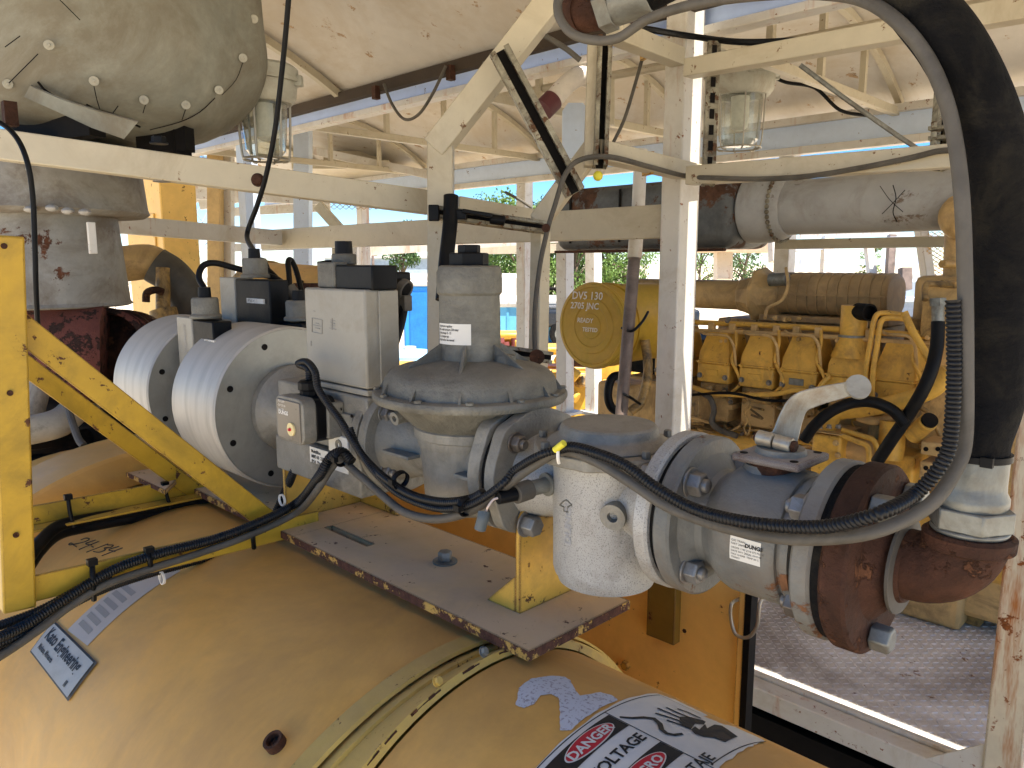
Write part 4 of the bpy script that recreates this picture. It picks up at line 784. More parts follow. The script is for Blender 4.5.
# main post
x0=PY(661,190,2.28).x; x1=PY(681,190,2.28).x; y1=PX(700,190,x1).y
m=MB(); m.bx(x0,x1,2.28,y1,-.9,2.55); part(fr,'post',m,m_white,bevel=.006)
bp(PY(265,240,2.33),V((x0,2.33,PY(655,222,2.33).z)),.06,.115)
bp(A(278,238,4.5),A(80,221,3.5),.07,.085,m_white)
bp(A(-30,141,1.84),A(430,203,2.40),.05,.072); bp(A(456,206,2.45),A(545,221,2.62),.05,.06)
# hose guard ring
bp(PY(688,69,2.2),PY(1080,-1,2.2),.055,.054); bp(PY(690,176,2.2),PY(985,154,2.2),.055,.058)
bp(A(614,32,2.2),A(704,68,2.72),.055,.056); bp(A(594,150,2.2),A(706,176,2.70),.055,.056)
for u,v in((646,47),(648,164),(712,66),(716,174)):
    m=MB(); m.box(A(u,v,2.46 if u<700 else 2.70),(.012,.064,.07),Matrix.Rotation(rad(60),3,'Z')); part(fr,'weld_plate',m,m_brack)
# chamfered frames
def frame2(pts,w,mat):
    for a,b in zip(pts,pts[1:]):
        bp(a,b,w,w,mat,'post')
frame2([A(441,420,2.30),A(441,136,2.30)],.075,m_cream); frame2([A(436,149,2.295),A(570,-22,2.16)],.072,m_cream)
frame2([A(537,420,2.42),A(541,214,2.38)],.045,m_cream); frame2([A(539,222,2.38),A(598,142,2.30)],.058,m_cream)
# floor beam, gusset, right post
yb0,yb1=2.425,2.50
m=MB(); m.bx(-3.2,1.5,yb0,yb1,PY(754,707,2.425).z,-.002); part(fr,'beam',m,m_white,bevel=.005)
m=MB(); m.bx(-3.2,1.5,yb1-.004,yb1+.02,-.002,.012); part(fr,'beam_lip',m,m_white,bevel=.003)
xr0=PY(984,740,2.40).x; xr1=PY(1013,740,2.40).x
m=MB(); m.bx(xr0,xr0+.095,2.405,2.50,0,2.6); part(fr,'post',m,m_rpost,bevel=.006)
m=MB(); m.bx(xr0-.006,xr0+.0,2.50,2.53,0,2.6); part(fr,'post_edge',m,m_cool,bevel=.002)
m=MB(); m.prism([(0,0),(-.15,0),(0,.12)],((xr0,2.42,.002),(1,0,0),(0,0,1),(0,1,0)),.008); part(fr,'gusset',m,m_white,bevel=.001)
bp(V((xr0+.05,2.45,2.58)),V((-3.2,2.45,2.58)),.05,.05)
# long roof beams with flanges
def ibeam(y,zc,h,xa,xb,web,fl,fw=.07,ft=.03):
    m=MB(); m.bx(xa,xb,y,y+.02,zc-h/2,zc+h/2); part(fr,'beam_web',m,web)
    m=MB(); m.bx(xa,xb,y-fw/2,y+fw/2,zc+h/2,zc+h/2+ft); part(fr,'beam_flange',m,fl,bevel=.004)
    m=MB(); m.bx(xa,xb,y-fw/2,y+fw/2,zc-h/2-ft,zc-h/2); part(fr,'beam_flange',m,fl,bevel=.004)
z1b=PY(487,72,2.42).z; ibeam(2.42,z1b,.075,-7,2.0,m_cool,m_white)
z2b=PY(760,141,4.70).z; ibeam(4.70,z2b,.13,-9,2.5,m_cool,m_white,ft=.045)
for x in(-7.0,-4.62,-2.3,.4): m=MB(); m.bx(x-.05,x+.05,4.72,4.82,-.9,z2b); part(fr,'post',m,m_white,bevel=.005)
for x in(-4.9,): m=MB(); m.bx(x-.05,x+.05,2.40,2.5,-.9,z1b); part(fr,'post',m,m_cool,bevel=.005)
# oval plate and braces
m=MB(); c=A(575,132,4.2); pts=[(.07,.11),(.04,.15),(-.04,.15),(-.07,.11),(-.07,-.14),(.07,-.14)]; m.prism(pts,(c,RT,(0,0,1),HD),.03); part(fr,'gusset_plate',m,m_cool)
def arch(y,yA,yB,z0,h): t=(y-(yA+yB)/2)/((yB-yA)/2); return z0+h*(1-t*t)
NR=(-.10,2.33,2.37,.36); FR=(2.57,4.85,2.36,.40)
def truss(x,R,web=True):
    yA,yB,z0,h=R; n=16
    m=MB(); pts=[V((x,yA+(yB-yA)*i/n,arch(yA+(yB-yA)*i/n,*R)-.03)) for i in range(n+1)]
    for a,b in zip(pts,pts[1:]): m.bar(a,b,.035,.035)
    part(fr,'arched_rib',m,m_cream,bevel=0)
    if web:
        m=MB(); m.bar((x,yA,z0-.02),(x,yB,z0-.02),.04,.045); part(fr,'truss_chord',m,m_cream,bevel=.003)
        for k in(.28,.5,.72):
            y=yA+(yB-yA)*k; m=MB(); m.bar((x,y,z0),(x,y,arch(y,*R)-.03),.03,.03); part(fr,'web_post',m,m_cream)
for x in(-.30,-1.66,-3.0,-4.4,-5.9,-7.4): truss(x,FR)
for x in(-3.56,-5.2): truss(x,NR,False)
truss(-1.95,NR,False)
m=MB(); m.tube([V((-3.4,3.2,2.44)),V((-1.9,3.3,2.44)),V((.2,3.4,2.44))],.022,10,4); m.tube([V((-2.55,3.25,2.44)),V((-2.55,3.26,2.2))],.025,10,2); part(fr,'roof_pipe',m,m_cream)
# roof sheets -------------------------------------------------------
def sheet(name,R,xa,xb,label):
    yA,yB,z0,h=R; n=24; m=MB(); P=[]
    for t in(0,.006):
        for i in range(n+1):
            y=yA+(yB-yA)*i/n; z=arch(y,*R)+t; P+= [V((xa,y,z)),V((xb,y,z))]
    o=2*(n+1); fs=[]
    for i in range(n): fs+=[(2*i,2*i+1,2*i+3,2*i+2),(o+2*i,o+2*i+1,o+2*i+3,o+2*i+2)]
    for i in range(n): fs+=[(2*i,2*i+2,o+2*i+2,o+2*i),(2*i+1,2*i+3,o+2*i+3,o+2*i+1)]
    fs+=[(0,1,o+1,o),(2*n,2*n+1,o+2*n+1,o+2*n)]
    m.add(P,fs); return m
t=thing('roof_canopy',(-2,1.1,2.4),'dusty off-white arched roof sheet over the generator and gas train','roof'); part(t,'roof_sheet',sheet('s',NR,-6.5,2.2,''),m_roof)
t2_=thing('roof_canopy',(-2,3.6,2.4),'off-white arched roof sheet on trusses over the yellow engine','roof'); part(t2_,'roof_sheet',sheet('s',FR,-9,2.5,''),m_roof)
m=MB(); m.bx(-6.5,2.2,2.285,2.33,2.315,2.365); part(t,'roof_gap_shade_strip',m,paint('roof_gap_shade_brown',(.045,.032,.022),.8,var=.3),bevel=.003)  # dark strip painting the shade of the gap between roof sheet and beam
for u in (380,455,640): 
    p=PY(u,82 if u==380 else 60,2.30); m=MB(); m.box(V((p.x,2.275,2.31)),(.03,.03,.06)); part(t,'roof_hanger',m,m_rust)
# struts on ring -------------------------------------------------------
cat_s='strut channel'
def strut(a,b,w,label,mat=m_strut,slots=False,depth=None,open_=True):
    a=V(a);b=V(b); t=thing('strut_channel',tuple(a),label,cat_s); m=MB(); up=-FW
    if slots: up=FW
    m.chan(a,b,w,depth or w*.6,.003,up=up,lip=w*.22); part(t,'channel',m,mat,bevel=.0006)
    x,y,z=basis(b-a,up); L=(b-a).length; n=int(L/.05)
    if slots:
        for k in range(n):
            m=MB(); c=a+x*(.03+.05*k)-z*( (depth or w*.6)/2+.0015); M=Matrix((x,y,z)).transposed(); m.box(c,(.03,w*.36,.003),M); part(t,'slot',m,m_dark)
    else:
        m=MB(); c=(a+b)/2-z*((depth or w*.6)/2-.005); M=Matrix((x,y,z)).transposed(); m.box(c,(L*.995,w*.5,.002),M); part(t,'channel_groove',m,m_dark)
    return t
strut(A(499,50,2.12),A(575,193,2.16),.058,'rusty metal channel slanting down across the chamfered beam',depth=.03)
s2=strut(A(605,38,2.17),A(600,167,2.17),.040,'upright metal channel hanging left of the main post',depth=.045)
m=MB(); m.bar(A(593,40,2.19),A(589,167,2.19),.03,.03,up=-FW); part(s2,'tan_backing_bar',m,m_brack and m_cream,bevel=.002)
strut(A(714,42,2.42),A(708,186,2.42),.040,'slotted metal channel hanging in front of the main post',slots=True,depth=.02)
s4=strut(A(946,70,2.05),A(938,170,2.05),.040,'short metal channel with pipe clamps beside the hose bend',depth=.03)
for v in(128,138,147,156):
    m=MB(); m.box(A(939,v,2.02),(.045,.03,.010)); m.cyl(A(934,v,2.0),A(934,v-6,2.0),.007,12); part(s4,'pipe_clamp',m,m_strut,bevel=.001)
s5=strut(A(432,212,2.20),A(548,228,2.26),.036,'horizontal metal channel with a black clamp across the chamfered frame',depth=.03)
m=MB(); m.box(A(458,215,2.17),(.05,.05,.028),Matrix.Rotation(rad(45),3,'Z')); m.box(A(434,213,2.17),(.03,.02,.045),Matrix.Rotation(rad(45),3,'Z')); m.cyl(A(490,219,2.18),A(505,221,2.18),.014,16); m.bar(A(462,211,2.15),A(492,216,2.16),.03,.012); part(s5,'black_clamp',m,m_black,bevel=.003)
m=MB(); m.cyl(A(546,228,2.22),A(546,228,2.16),.012,14); part(s5,'rusty_clamp_bolt',m,m_rust)
s6=strut(A(502,351,2.30),A(552,358,2.32),.036,'low metal channel with a rusty clamp behind the regulator',depth=.03); m=MB(); m.cyl(A(537,357,2.26),A(537,357,2.2),.022,18); part(s6,'rusty_clamp_bolt',m,m_rust)
bpipe=thing('black_pipe',tuple(A(449,230,2.15)),'short black rubber pipe held upright by the clamp behind the regulator','pipe'); m=MB(); m.tube([A(451,196,2.16),A(450,225,2.15),A(446,262,2.12),A(443,300,2.1)],.021,20,4); part(bpipe,'pipe',m,m_black)
m=MB(); m.sphere(A(598,176,2.15),.014,16,10); m2=thing('yellow_plug',tuple(A(598,176,2.15)),'small round yellow plug under the upright channel','plug'); part(m2,'plug_cap',m,m_yellowtag)
# wires
def wire(label,pts,r,mat=m_gcab,name='wire',cat='wire'): m=MB(); m.tube(pts,r,8,8); solo(name,m,mat,label,cat,loc=pts[0])
wire('grey cable draped along the lower guard beam and down the chamfered post',[PY(975,150,2.15),PY(940,151,2.15),PY(910,158,2.15),PY(860,168,2.15),PY(810,176,2.15),PY(760,179,2.15),PY(716,178,2.12),A(686,176,2.48),A(650,167,2.33),A(610,157,2.13),A(580,160,2.12),A(565,175,2.12),A(555,205,2.15),A(548,228,2.17),A(540,265,2.2),A(535,310,2.22),A(535,350,2.22),A(538,372,2.25)],.0075)
wire('thin wire loop sagging below the near roof edge',[PY(384,84,2.25),PY(392,104,2.25),PY(404,119,2.25),PY(418,115,2.25),PY(432,95,2.25),PY(446,66,2.25)],.007)
wire('black cable lying along the upper guard beam to the hose',[A(640,28,2.3),A(690,36,2.5),A(740,42,2.35),A(800,40,2.3),A(860,32,2.25),A(925,20,2.2),A(1000,6,2.15),A(1060,-10,2.1)],.010,m_black)
wire('thin dark cable hanging diagonally behind the upright channel',[A(643,56,2.6),A(634,88,2.6),A(624,120,2.6),A(611,147,2.6)],.006)
wire('dark cable running from the roof edge to the left side of the hose fitting',[A(545,36,2.2),A(565,48,2.2),A(580,60,2.2)],.008)
wire('black cable crossing under the roof trusses right of the hanging lamp',[A(765,72,3.9),A(785,82,3.9),A(815,88,3.9),A(840,110,3.9),A(870,116,3.9)],.009,m_black)
wire('shiny steel rod sloping down from the upper guard beam',[A(800,65,2.8),A(850,102,2.8),A(915,147,2.8),A(962,172,2.8)],.009,m_zinc,'steel_rod','rod')
wire('thin wires dangling from the roof edge at the top centre',[A(484,62,2.4),A(480,75,2.4),A(486,90,2.4),A(494,80,2.4),A(490,62,2.4)],.004)
wire('bare fine wire strung near the far window on the left',[A(505,192,3.2),A(520,200,3.2),A(532,208,3.2)],.006)
# white elbow vent
wv=thing('vent_elbow',tuple(A(560,90,2.9)),'short white elbow pipe with a dark red end, under the roof beside the upright channel','pipe elbow')
m=MB(); m.tube([A(592,80,2.95),A(582,76,2.92),A(571,81,2.9),A(558,94,2.88),A(551,103,2.87)],.036,24,6); part(wv,'pipe',m,paint('chipped_white_pipe',(.68,.64,.58),.45,rust=.14,rscale=16,rustcol=(.16,.04,.03)))
m=MB(); m.cyl(A(553,100,2.87),A(543,110,2.85),.040,24); part(wv,'end_cap',m,paint('dark_red_cap',(.10,.03,.035),.5))
# lamps
def lamp(u,v,d,R,label,hh,gh):
    c=A(u,v,d); t=thing('bulkhead_lamp',tuple(c),label,'lamp','caged lamps hanging under the roofs')   # c = top centre
    m=MB(); m.lathe([(0,R*.9),(-.01,R),(-hh*.35,R),(-hh*.36,R*1.06),(-hh*.45,R*1.06),(-hh*.46,R*.96),(-hh*.85,R*.92),(-hh,R*.80)],c,(0,0,1),48); part(t,'housing',m,m_lamp)
    for a in range(4):
        an=rad(45+90*a); m=MB(); m.box(c+V((R*1.02*cos(an),R*1.02*sin(an),-hh*.4)),(.03,.03,.035),Matrix.Rotation(an,3,'Z')); part(t,'lug',m,m_lamp,bevel=.004)
    b=c+V((0,0,-hh)); rg=R*.66
    m=MB(); m.lathe([(0,rg),(-gh*.5,rg*.93),(-gh*.85,rg*.86),(-gh*.97,rg*.6),(-gh,0.001)],b,(0,0,1),40); part(t,'glass_globe',m,m_glass)
    m=MB(); m.lathe([(0,rg*.4),(-gh*.6,rg*.36),(-gh*.66,rg*.2)],b,(0,0,1),20); part(t,'bulb',m,m_label)
    m=MB()
    for k in range(6):
        an=rad(60*k+10); m.tube([b+V((rg*1.12*cos(an),rg*1.12*sin(an),0)),b+V((rg*1.07*cos(an),rg*1.07*sin(an),-gh*.6)),b+V((rg*.98*cos(an),rg*.98*sin(an),-gh*.98)),b+V((rg*.7*cos(an),rg*.7*sin(an),-gh*1.04))],.004,6,5)
    m.tube([b+V((rg*.98*cos(a),rg*.98*sin(a),-gh)) for a in [2*PI*k/24 for k in range(25)]],.004,6,0); part(t,'wire_guard',m,m_wire)
lamp(262,66,2.55,.115,'caged lamp with a dusty glass globe beside the lagged tank',.12,.18)
lamp(742,62,3.7,.165,'caged lamp with a clear globe hanging behind the main post',.16,.24)
m_washer=paint('dull_washer',(.30,.29,.24),.5,.4,var=.2)
# ================================================================ lagged tank top left
tk=thing('lagged_tank',tuple(A(106,120,2.3)),'big grey-green canvas lagged vessel bulging in at the top left','tank')
c=A(106,34,2.32); R=.455
m=MB(); n=64; prof=[]
for i in range(17):
    t=i/16; a=t*PI/2; prof.append((-.30*sin(a)**1.0-.02, R*max(cos(a),0)**.62))
prof=[(1.0,R*.97),(.4,R*1.0),(.1,R*1.0)]+prof
m.lathe(prof[::-1],c,(0,0,1),96,cap=False)
o=part(tk,'lagging',m,m_tank,ang=60)
me=o.data
for v_ in me.vertices:
    p=v_.co; nn=mnoise.noise(V((p.x*3,p.y*3,p.z*4)))*.028+mnoise.noise(V((p.x*9,p.y*9,p.z*5)))*.008; d=V((p.x-(c.x-tk.location.x),p.y-(c.y-tk.location.y),0)); 
    if d.length>1e-4: v_.co+=d.normalized()*nn
    v_.co.z+=nn*.8
def tankpt(u,v,off=0):
    # first hit on the lagging by marching the ray
    d=ray(u,v); k=1.5
    while k<3.2:
        P=CAM+d*k; h=P.z-c.z; rr=math.hypot(P.x-c.x,P.y-c.y)
        if h>-.02: lim=R
        else:
            s_=min(1,(-h-.02)/.30); a=math.asin(s_); lim=R*max(cos(a),0)**.62
        if -h<=.32 and rr<lim: return CAM+d*(k-.012-off)
        k+=.004
    return None
for u,v in((49,45),(94,81),(144,100),(186,105),(219,90),(243,58),(254,19),(8,84)):
    P=tankpt(u,v)
    if P:
        nn=(CAM-P).normalized(); m=MB(); m.lathe([(-.004,.010),(0,.0125),(.002,.0115),(.0025,.004),(.006,.0035),(.0065,.001)],P,nn,20); part(tk,'fixing_washer',m,m_washer)
def seam(pts,r=.0012):
    P=[tankpt(*q) for q in pts]; P=[p for p in P if p]
    if len(P)>1: m=MB(); m.tube(P,r,5,3); part(tk,'stitched_seam',m,m_dark)
seam([(38,82),(45,90),(58,98),(75,105),(90,112),(110,118),(125,121),(140,127)],.003)
seam([(94,86),(97,100),(102,116)]); seam([(118,106),(110,117)]); seam([(146,103),(143,113)]); seam([(186,108),(182,120)]); seam([(8,84),(22,70),(38,54)]); seam([(5,47),(20,36)]); seam([(60,0),(72,12),(80,20)]); seam([(105,123),(122,118),(134,120)])
seam([(215,98),(200,112),(180,122),(150,130)],.0015); seam([(243,62),(236,80),(222,95)],.0010)
m=MB(); 
fl=[A(30,86,1.97),A(60,99,1.945),(A(96,111,1.93)),A(138,122,1.93),A(124,139,1.95),A(92,128,1.96),A(62,114,1.975),A(24,97,2.0)]
m.add(fl+[p+V((-.004,.004,.004)) for p in fl],[tuple(range(8)),tuple(range(8,16))]+[(i,(i+1)%8,(i+1)%8+8,i+8) for i in range(8)]); part(tk,'loose_flap',m,m_tank)
m=MB(); m.box(A(55,122,2.15),(.34,.05,.10),Matrix.Rotation(rad(20),3,'Z')); m.box(A(165,135,2.3),(.16,.05,.10),Matrix.Rotation(rad(35),3,'Z')); part(tk,'tank_gap_shade_block',m,m_dark)  # black boxes standing in for the shaded gaps below the tank
m=MB(); m.box(A(179,138,2.3),(.05,.05,.16)); part(tk,'cradle_leg',m,m_dark); m=MB(); m.box(A(10,114,1.98),(.03,.03,.06)); part(tk,'cradle_leg',m,m_rust)
# duct with flange
du=thing('exhaust_duct',tuple(A(35,250,2.3)),'grey painted round duct with a wide collar, between lagged tank and rusty elbow','duct')
dc=A(30,196,2.35)
m=MB(); m.lathe([(.14,.31),(-.035,.325),(-.05,.33),(-.06,.315),(-.065,.24)],dc,(0,0,1),64); part(du,'collar',m,m_neck)
m=MB(); m.lathe([(-.06,.235),(-.32,.255),(-.33,.262),(-.335,.25)],dc,(0,0,1),64); 
part(du,'neck',m,m_neck,ang=30)
m=MB(); m.box(A(92,238,2.105),(.014,.02,.085)); part(du,'welded_tab',m,m_white,bevel=.002)
for u,v in((52,208),(68,211),(85,212),(30,209)):
    m=MB(); m.sphere(A(u,v,2.09),.016,10,6,(1.6,1,.6)); part(du,'sealant_blob',m,m_pipegr)
re=thing('rusty_elbow',tuple(A(90,350,2.3)),'mottled red rusty exhaust pipe with bellows, below the grey duct','exhaust pipe')
m=MB(); m.tube([A(40,250,2.40),A(48,310,2.38),A(62,345,2.36),A(92,352,2.36),A(104,353,2.37)],.155,40,6); part(re,'elbow',m,m_rustred)
ea=A(100,352,2.37); eb=A(134,360,2.62); dd=(eb-ea); L=dd.length
m=MB(); prof=[]
for k in range(7): prof+=[(L*.02+L*.055*k,.125),(L*.02+L*.055*(k+.5),.142)]
m.lathe(prof,ea,dd,48,cap=False); part(re,'bellows',m,m_rustred)
m=MB(); m.lathe([(L*.38,.13),(L*.39,.150),(L*.46,.150),(L*.47,.14),(L*.60,.14),(L*.61,.158),(L*.80,.162),(L*.86,.16),(L*1.1,.12),(L*1.22,.04)],ea,dd,48); part(re,'turbo_housing',m,m_rust)
# pipes at left
yp1=thing('coolant_pipe',tuple(A(150,270,3.0)),'thick tan pipe with a grey hose joint bending down behind the rusty elbow','pipe')
m=MB(); m.tube([A(80,265,2.9),A(120,264,2.95),A(148,262,3.0),A(160,268,3.02)],.068,28,6); part(yp1,'pipe',m,m_engt)
m=MB(); m.tube([A(155,265,3.0),A(172,276,3.02),A(186,295,3.05),A(192,318,3.1)],.072,28,6); part(yp1,'hose_joint',m,m_gcab); m=MB(); m.ring(A(183,256,2.96),A(162,270,3.0),.078,.070,24)
yp2=thing('yellow_valve_fitting',tuple(A(162,300,3.0)),'small yellow valve body under the tan pipe','fitting'); m=MB(); m.cyl(A(163,268,2.95),A(163,312,2.95),.026,18); m.cyl(A(163,310,2.95),A(168,330,2.95),.05,18); part(yp2,'body',m,m_engd)
m=MB(); m.tube([A(146,302,2.9),A(147,293,2.9),A(155,290,2.9),A(163,292,2.92)],.014,12,4); part(yp2,'bent_tube',m,m_rust)
yc=thing('yellow_cabinet',tuple(A(130,300,4.6)),'tall plain yellow cabinet standing beyond the rusty elbow','cabinet'); m=MB(); c_=A(128,255,4.7); m.box(c_+V((-.1,.25,-.45)),(.6,.22,1.9)); part(yc,'cabinet_body',m,m_panel,bevel=.01)
m=MB(); m.box(c_+V((-.1,.135,-.2)),(.4,.012,.9)); part(yc,'door',m,m_panel,bevel=.004)
lp=thing('lagged_pipe',tuple(A(50,430,2.3)),'dirty white pipe lying behind the yellow post on the left','pipe'); m=MB(); m.tube([A(10,433,2.15),A(40,428,2.2),A(62,421,2.25),A(80,405,2.35),A(96,395,2.5)],.042,20,6); m.tube([A(40,378,2.3),A(33,405,2.25),A(28,425,2.2)],.035,16,4); part(lp,'pipe',m,paint('dirty_white_pipe',(.50,.44,.33),.6,grime=.4,bump=.2))
m=MB(); m.tube([A(62,390,2.2),A(70,415,2.15),A(78,438,2.1),A(84,446,2.08)],.010,10,5); solo('hydraulic_hose',m,m_gcab,'thin grey hose bending down between the two yellow diagonals','hose',loc=A(62,390,2.2))
m=MB()
for k in range(7): m.tube([A(12,445+k*5,2.2+.06*k%.2),A(60,440+k*5,2.3),A(120,430+k*5,2.5)],.022,8,4)
solo('hose_bundle',m,m_dark,'dark oily hoses lying behind the drum at the left','hose bundle')
mk=thing('machinery_block',tuple(A(60,420,2.9)),'dark oily machinery behind the yellow post and the white pipe at the left','machinery')
m=MB(); m.box(A(55,425,3.1),(1.5,.5,.55),Matrix.Rotation(rad(45),3,'Z')); part(mk,'block',m,m_engd,bevel=.03)
m=MB(); m.box(A(30,445,2.7),(1.3,.4,.3),Matrix.Rotation(rad(30),3,'Z')); part(mk,'base',m,m_dark,bevel=.02)
for q_ in ((40,360,.06),(75,372,.05),(110,390,.07),(60,405,.05),(100,415,.04)):
    m=MB(); p=A(q_[0],q_[1],2.75); m.cyl(p,p+V((-.25,.1,.05)),q_[2],18); part(mk,'pipe_end',m,m_engd if q_[2]>.05 else m_rust)
# small items on the beam
for u,v,d in((159,144,1.98),(162,182,2.05)):
    m=MB(); m.hexb(A(u,v,d),(0,0,1),.018,.016); part(fr,'bolt',m,m_black if v<160 else m_bolt)
m=MB(); m.hexb(A(258,180,2.0),(.7,-.7,0),.014,.014); part(fr,'bolt',m,m_rust)
m=MB(); m.sphere(A(28,169,1.9),.006); part(fr,'bolt',m,m_zinc)
# ================================================================ floor
m=MB(); m.bx(-3.6,1.6,2.50,4.70,-.012,-.004); struct('floor',m,m_floor)
m=MB(); vs=[];fs=[];pc=.026; rr=random.Random(5)
i=0; x=-2.3
while x<.1:
    y=2.53; j=0
    while y<4.1:
        a=rad(45 if (i+j)%2 else -45)+rad(0); l=.0125;w=.0038; ca,sa_=cos(a),sin(a); o=len(vs); z=-.004
        for (p,q,zz) in((-l,0,0),(0,-w,0),(l,0,0),(0,w,0),(-l*.7,0,.0022),(0,-w*.3,.003),(l*.7,0,.0022),(0,w*.3,.003)):
            vs.append(V((x+p*ca-q*sa_,y+p*sa_+q*ca,z+zz)))
        fs+=[(o,o+1,o+5,o+4),(o+1,o+2,o+6,o+5),(o+2,o+3,o+7,o+6),(o+3,o,o+4,o+7),(o+4,o+5,o+6,o+7)]
        y+=pc;j+=1
    x+=pc;i+=1
m.add(vs,fs); o=struct('floor_tread',m,m_lug)
m=MB(); m.bx(-6,2,-.2,2.48,-.75,-.70); m.bx(-6,2,2.45,2.48,-.70,-.12); m.bx(-6,-5.95,-.2,2.3,-.7,-.1); struct('skid_floor',m,m_dark)
m=MB(); m.bx(-6,2,2.49,4.7,-.75,-.70); m.bx(-6,2,4.68,4.72,-.7,0); struct('skid_floor',m,m_dark)
# ================================================================ engine
YE=3.30
def EP(u,v,dy=0): return PY(u,v,YE+dy)
en=thing('engine',tuple(EP(800,500)),'large grimy yellow gas engine with a row of head covers, on the checker plate floor','engine')
def ebox(name,u0,v0,u1,v1,dy,dep,mat=m_eng,bev=.006,par=None):
    a=EP(u0,v0,dy);b=EP(u1,v1,dy); m=MB(); m.bx(a.x,b.x,a.y,a.y+dep,min(a.z,b.z),max(a.z,b.z)); return part(par or en,name,m,mat,bevel=bev)
def etube(name,pts,r,mat=m_eng,dy=0,n=12,sm=6): m=MB(); m.tube([EP(p[0],p[1],(p[2] if len(p)>2 else 0)+dy) for p in pts],r,n,sm); return part(en,name,m,mat)
a=EP(690,392,.28);b=EP(930,392,.28); zt=EP(760,392,.2).z
m=MB(); m.bx(-2.6,-.75,YE+.20,YE+.95,.0,zt); part(en,'block',m,m_engd,bevel=.01)
m=MB(); m.bx(-2.55,-.8,YE+.10,YE+.98,.0,.34); part(en,'oil_pan',m,m_engt,bevel=.02)
m=MB(); m.bx(-2.7,-.9,YE+.34,YE+.95,zt,zt+.22); part(en,'upper_block',m,m_dark)
zL=EP(755,388).z
for i,u in enumerate((668,712,755,797,845,893)):
    c=EP(u,386,0); w=.172; x=c.x; z0=zL; z1=z0+.095; z2=z1+.004; z3=EP(755,333).z
    if i==4: z3+=.02
    m=MB(); m.bx(x-w/2,x+w/2,YE,YE+.20,z0,z1); hd=part(en,'head_cover',m,m_eng,bevel=.008)
    m=MB(); m.bx(x-w/2-.005,x+w/2+.005,YE-.006,YE+.205,z1,z1+.008); part(hd,'cover_rim',m,m_eng,bevel=.002)
    tp=.048 if i!=4 else .055
    vs=[V((x+sx*(w/2-.004),YE+yy,z1+.008)) for sx,yy in((-1,.0),(1,.0),(1,.2),(-1,.2))]+[V((x+sx*(w/2-.006),YE+yy,z1+.05)) for sx,yy in((-1,.004),(1,.004),(1,.2),(-1,.2))]+[V((x+sx*(w/2-tp*.75),YE+yy,z3)) for sx,yy in((-1,.035),(1,.035),(1,.19),(-1,.19))]
    m=MB(); m.add(vs,[(0,1,5,4),(1,2,6,5),(2,3,7,6),(3,0,4,7),(4,5,9,8),(5,6,10,9),(6,7,11,10),(7,4,8,11),(8,9,10,11)]); part(hd,'cover_top',m,m_eng,bevel=.006)
    for sx in(-1,1):
        m=MB(); m.hexb((x+sx*w*.40,YE-.001,z0+.032),(0,-1,0),.011,.010); part(hd,'bolt',m,m_bolt)
        m=MB(); m.hexb((x+sx*w*.42,YE-.005,z1+.004),(0,-1,0),.008,.008); part(hd,'bolt',m,m_eng)
    m=MB(); m.bx(x-.038,x+.030,YE-.004,YE,z0+.035,z0+.065); part(hd,'cast_pad',m,m_zinc if i==3 else m_eng,bevel=.002)
    m=MB(); m.bx(x-w/2+.01,x+w/2-.01,YE+.015,YE+.2,z0-.075,z0-.002); part(en,'cylinder_head',m,m_engd,bevel=.01)
    m=MB(); m.cyl((x-.02,YE+.02,z0-.03),(x-.02,YE-.0,z0-.035),.014,14); m.cyl((x+.06,YE+.02,z0-.04),(x+.06,YE+.005,z0-.04),.010,14); part(en,'head_plug',m,m_engt)
    # hand hole cover
    if 0<i<5:
        cu=EP(u-8+i*2,417).x; m=MB(); m.bx(cu-.085,cu+.085,YE+.06,YE+.20,EP(755,430).z,EP(755,404).z); pc_=part(en,'inspection_cover',m,m_engt,bevel=.006)
        for sx in(-1,1):
            for zz in(EP(755,427).z,EP(755,407).z): m=MB(); m.hexb((cu+sx*.073,YE+.058,zz),(0,-1,0),.006,.007); part(pc_,'bolt',m,m_engt)
# spark leads, rails and pipes
etube('fuel_rail',[(688,322),(760,325),(830,329),(930,336)],.013,m_eng,.06)
etube('fuel_rail',[(688,330),(760,333),(830,337),(930,344)],.010,m_engt,.04)
for u in(690,712,733,755,777,797,819,870,915): 
    m=MB(); q=EP(u,325+(u-690)*.05,.05); m.box(q,(.03,.03,.035)); part(en,'rail_clamp',m,m_engt,bevel=.003)
for u in(712,755,797,893):
    etube('branch_pipe',[(u-12,331,.04),(u-6,334,.0),(u+14,336,-.01),(u+21,344,-.02),(u+23,356,-.02),(u+24,372,.02)],.0065,m_engt)
    etube('branch_pipe',[(u+24,331,.04),(u+24,345,.0),(u+20,360,-.01),(u+26,374,0),(u+28,384,0),(u+20,392,0)],.0075,m_eng)
etube('wiring_loom',[(690,386,-.02),(712,393,-.02),(745,395,-.03),(775,394,-.03),(797,390,-.03),(815,394,-.02),(822,384,-.02),(830,376,.0)],.012,m_eng)
etube('wiring_loom',[(690,395,-.02),(730,393,-.04),(765,400,-.04),(795,400,-.04),(820,393,-.03)],.007,m_dark)
etube('wire_coil',[(745,396,-.02),(750,404,-.03),(744,412,-.03),(748,420,-.03),(744,428,-.03),(748,434,-.03),(750,426,-.03),(746,416,-.03),(751,406,-.03)],.004,m_engd)
etube('grey_hose',[(700,392,.0),(710,398,-.02),(714,410,-.02),(712,422,-.02),(720,430,-.02),(737,436,-.02)],.014,m_gcab)
etube('lower_pipe',[(680,436,.02),(715,440,.02),(760,447,.02),(800,455,.02)],.042,m_eng)
ebox('side_bracket',688,425,716,450,.05,.2,m_engd)
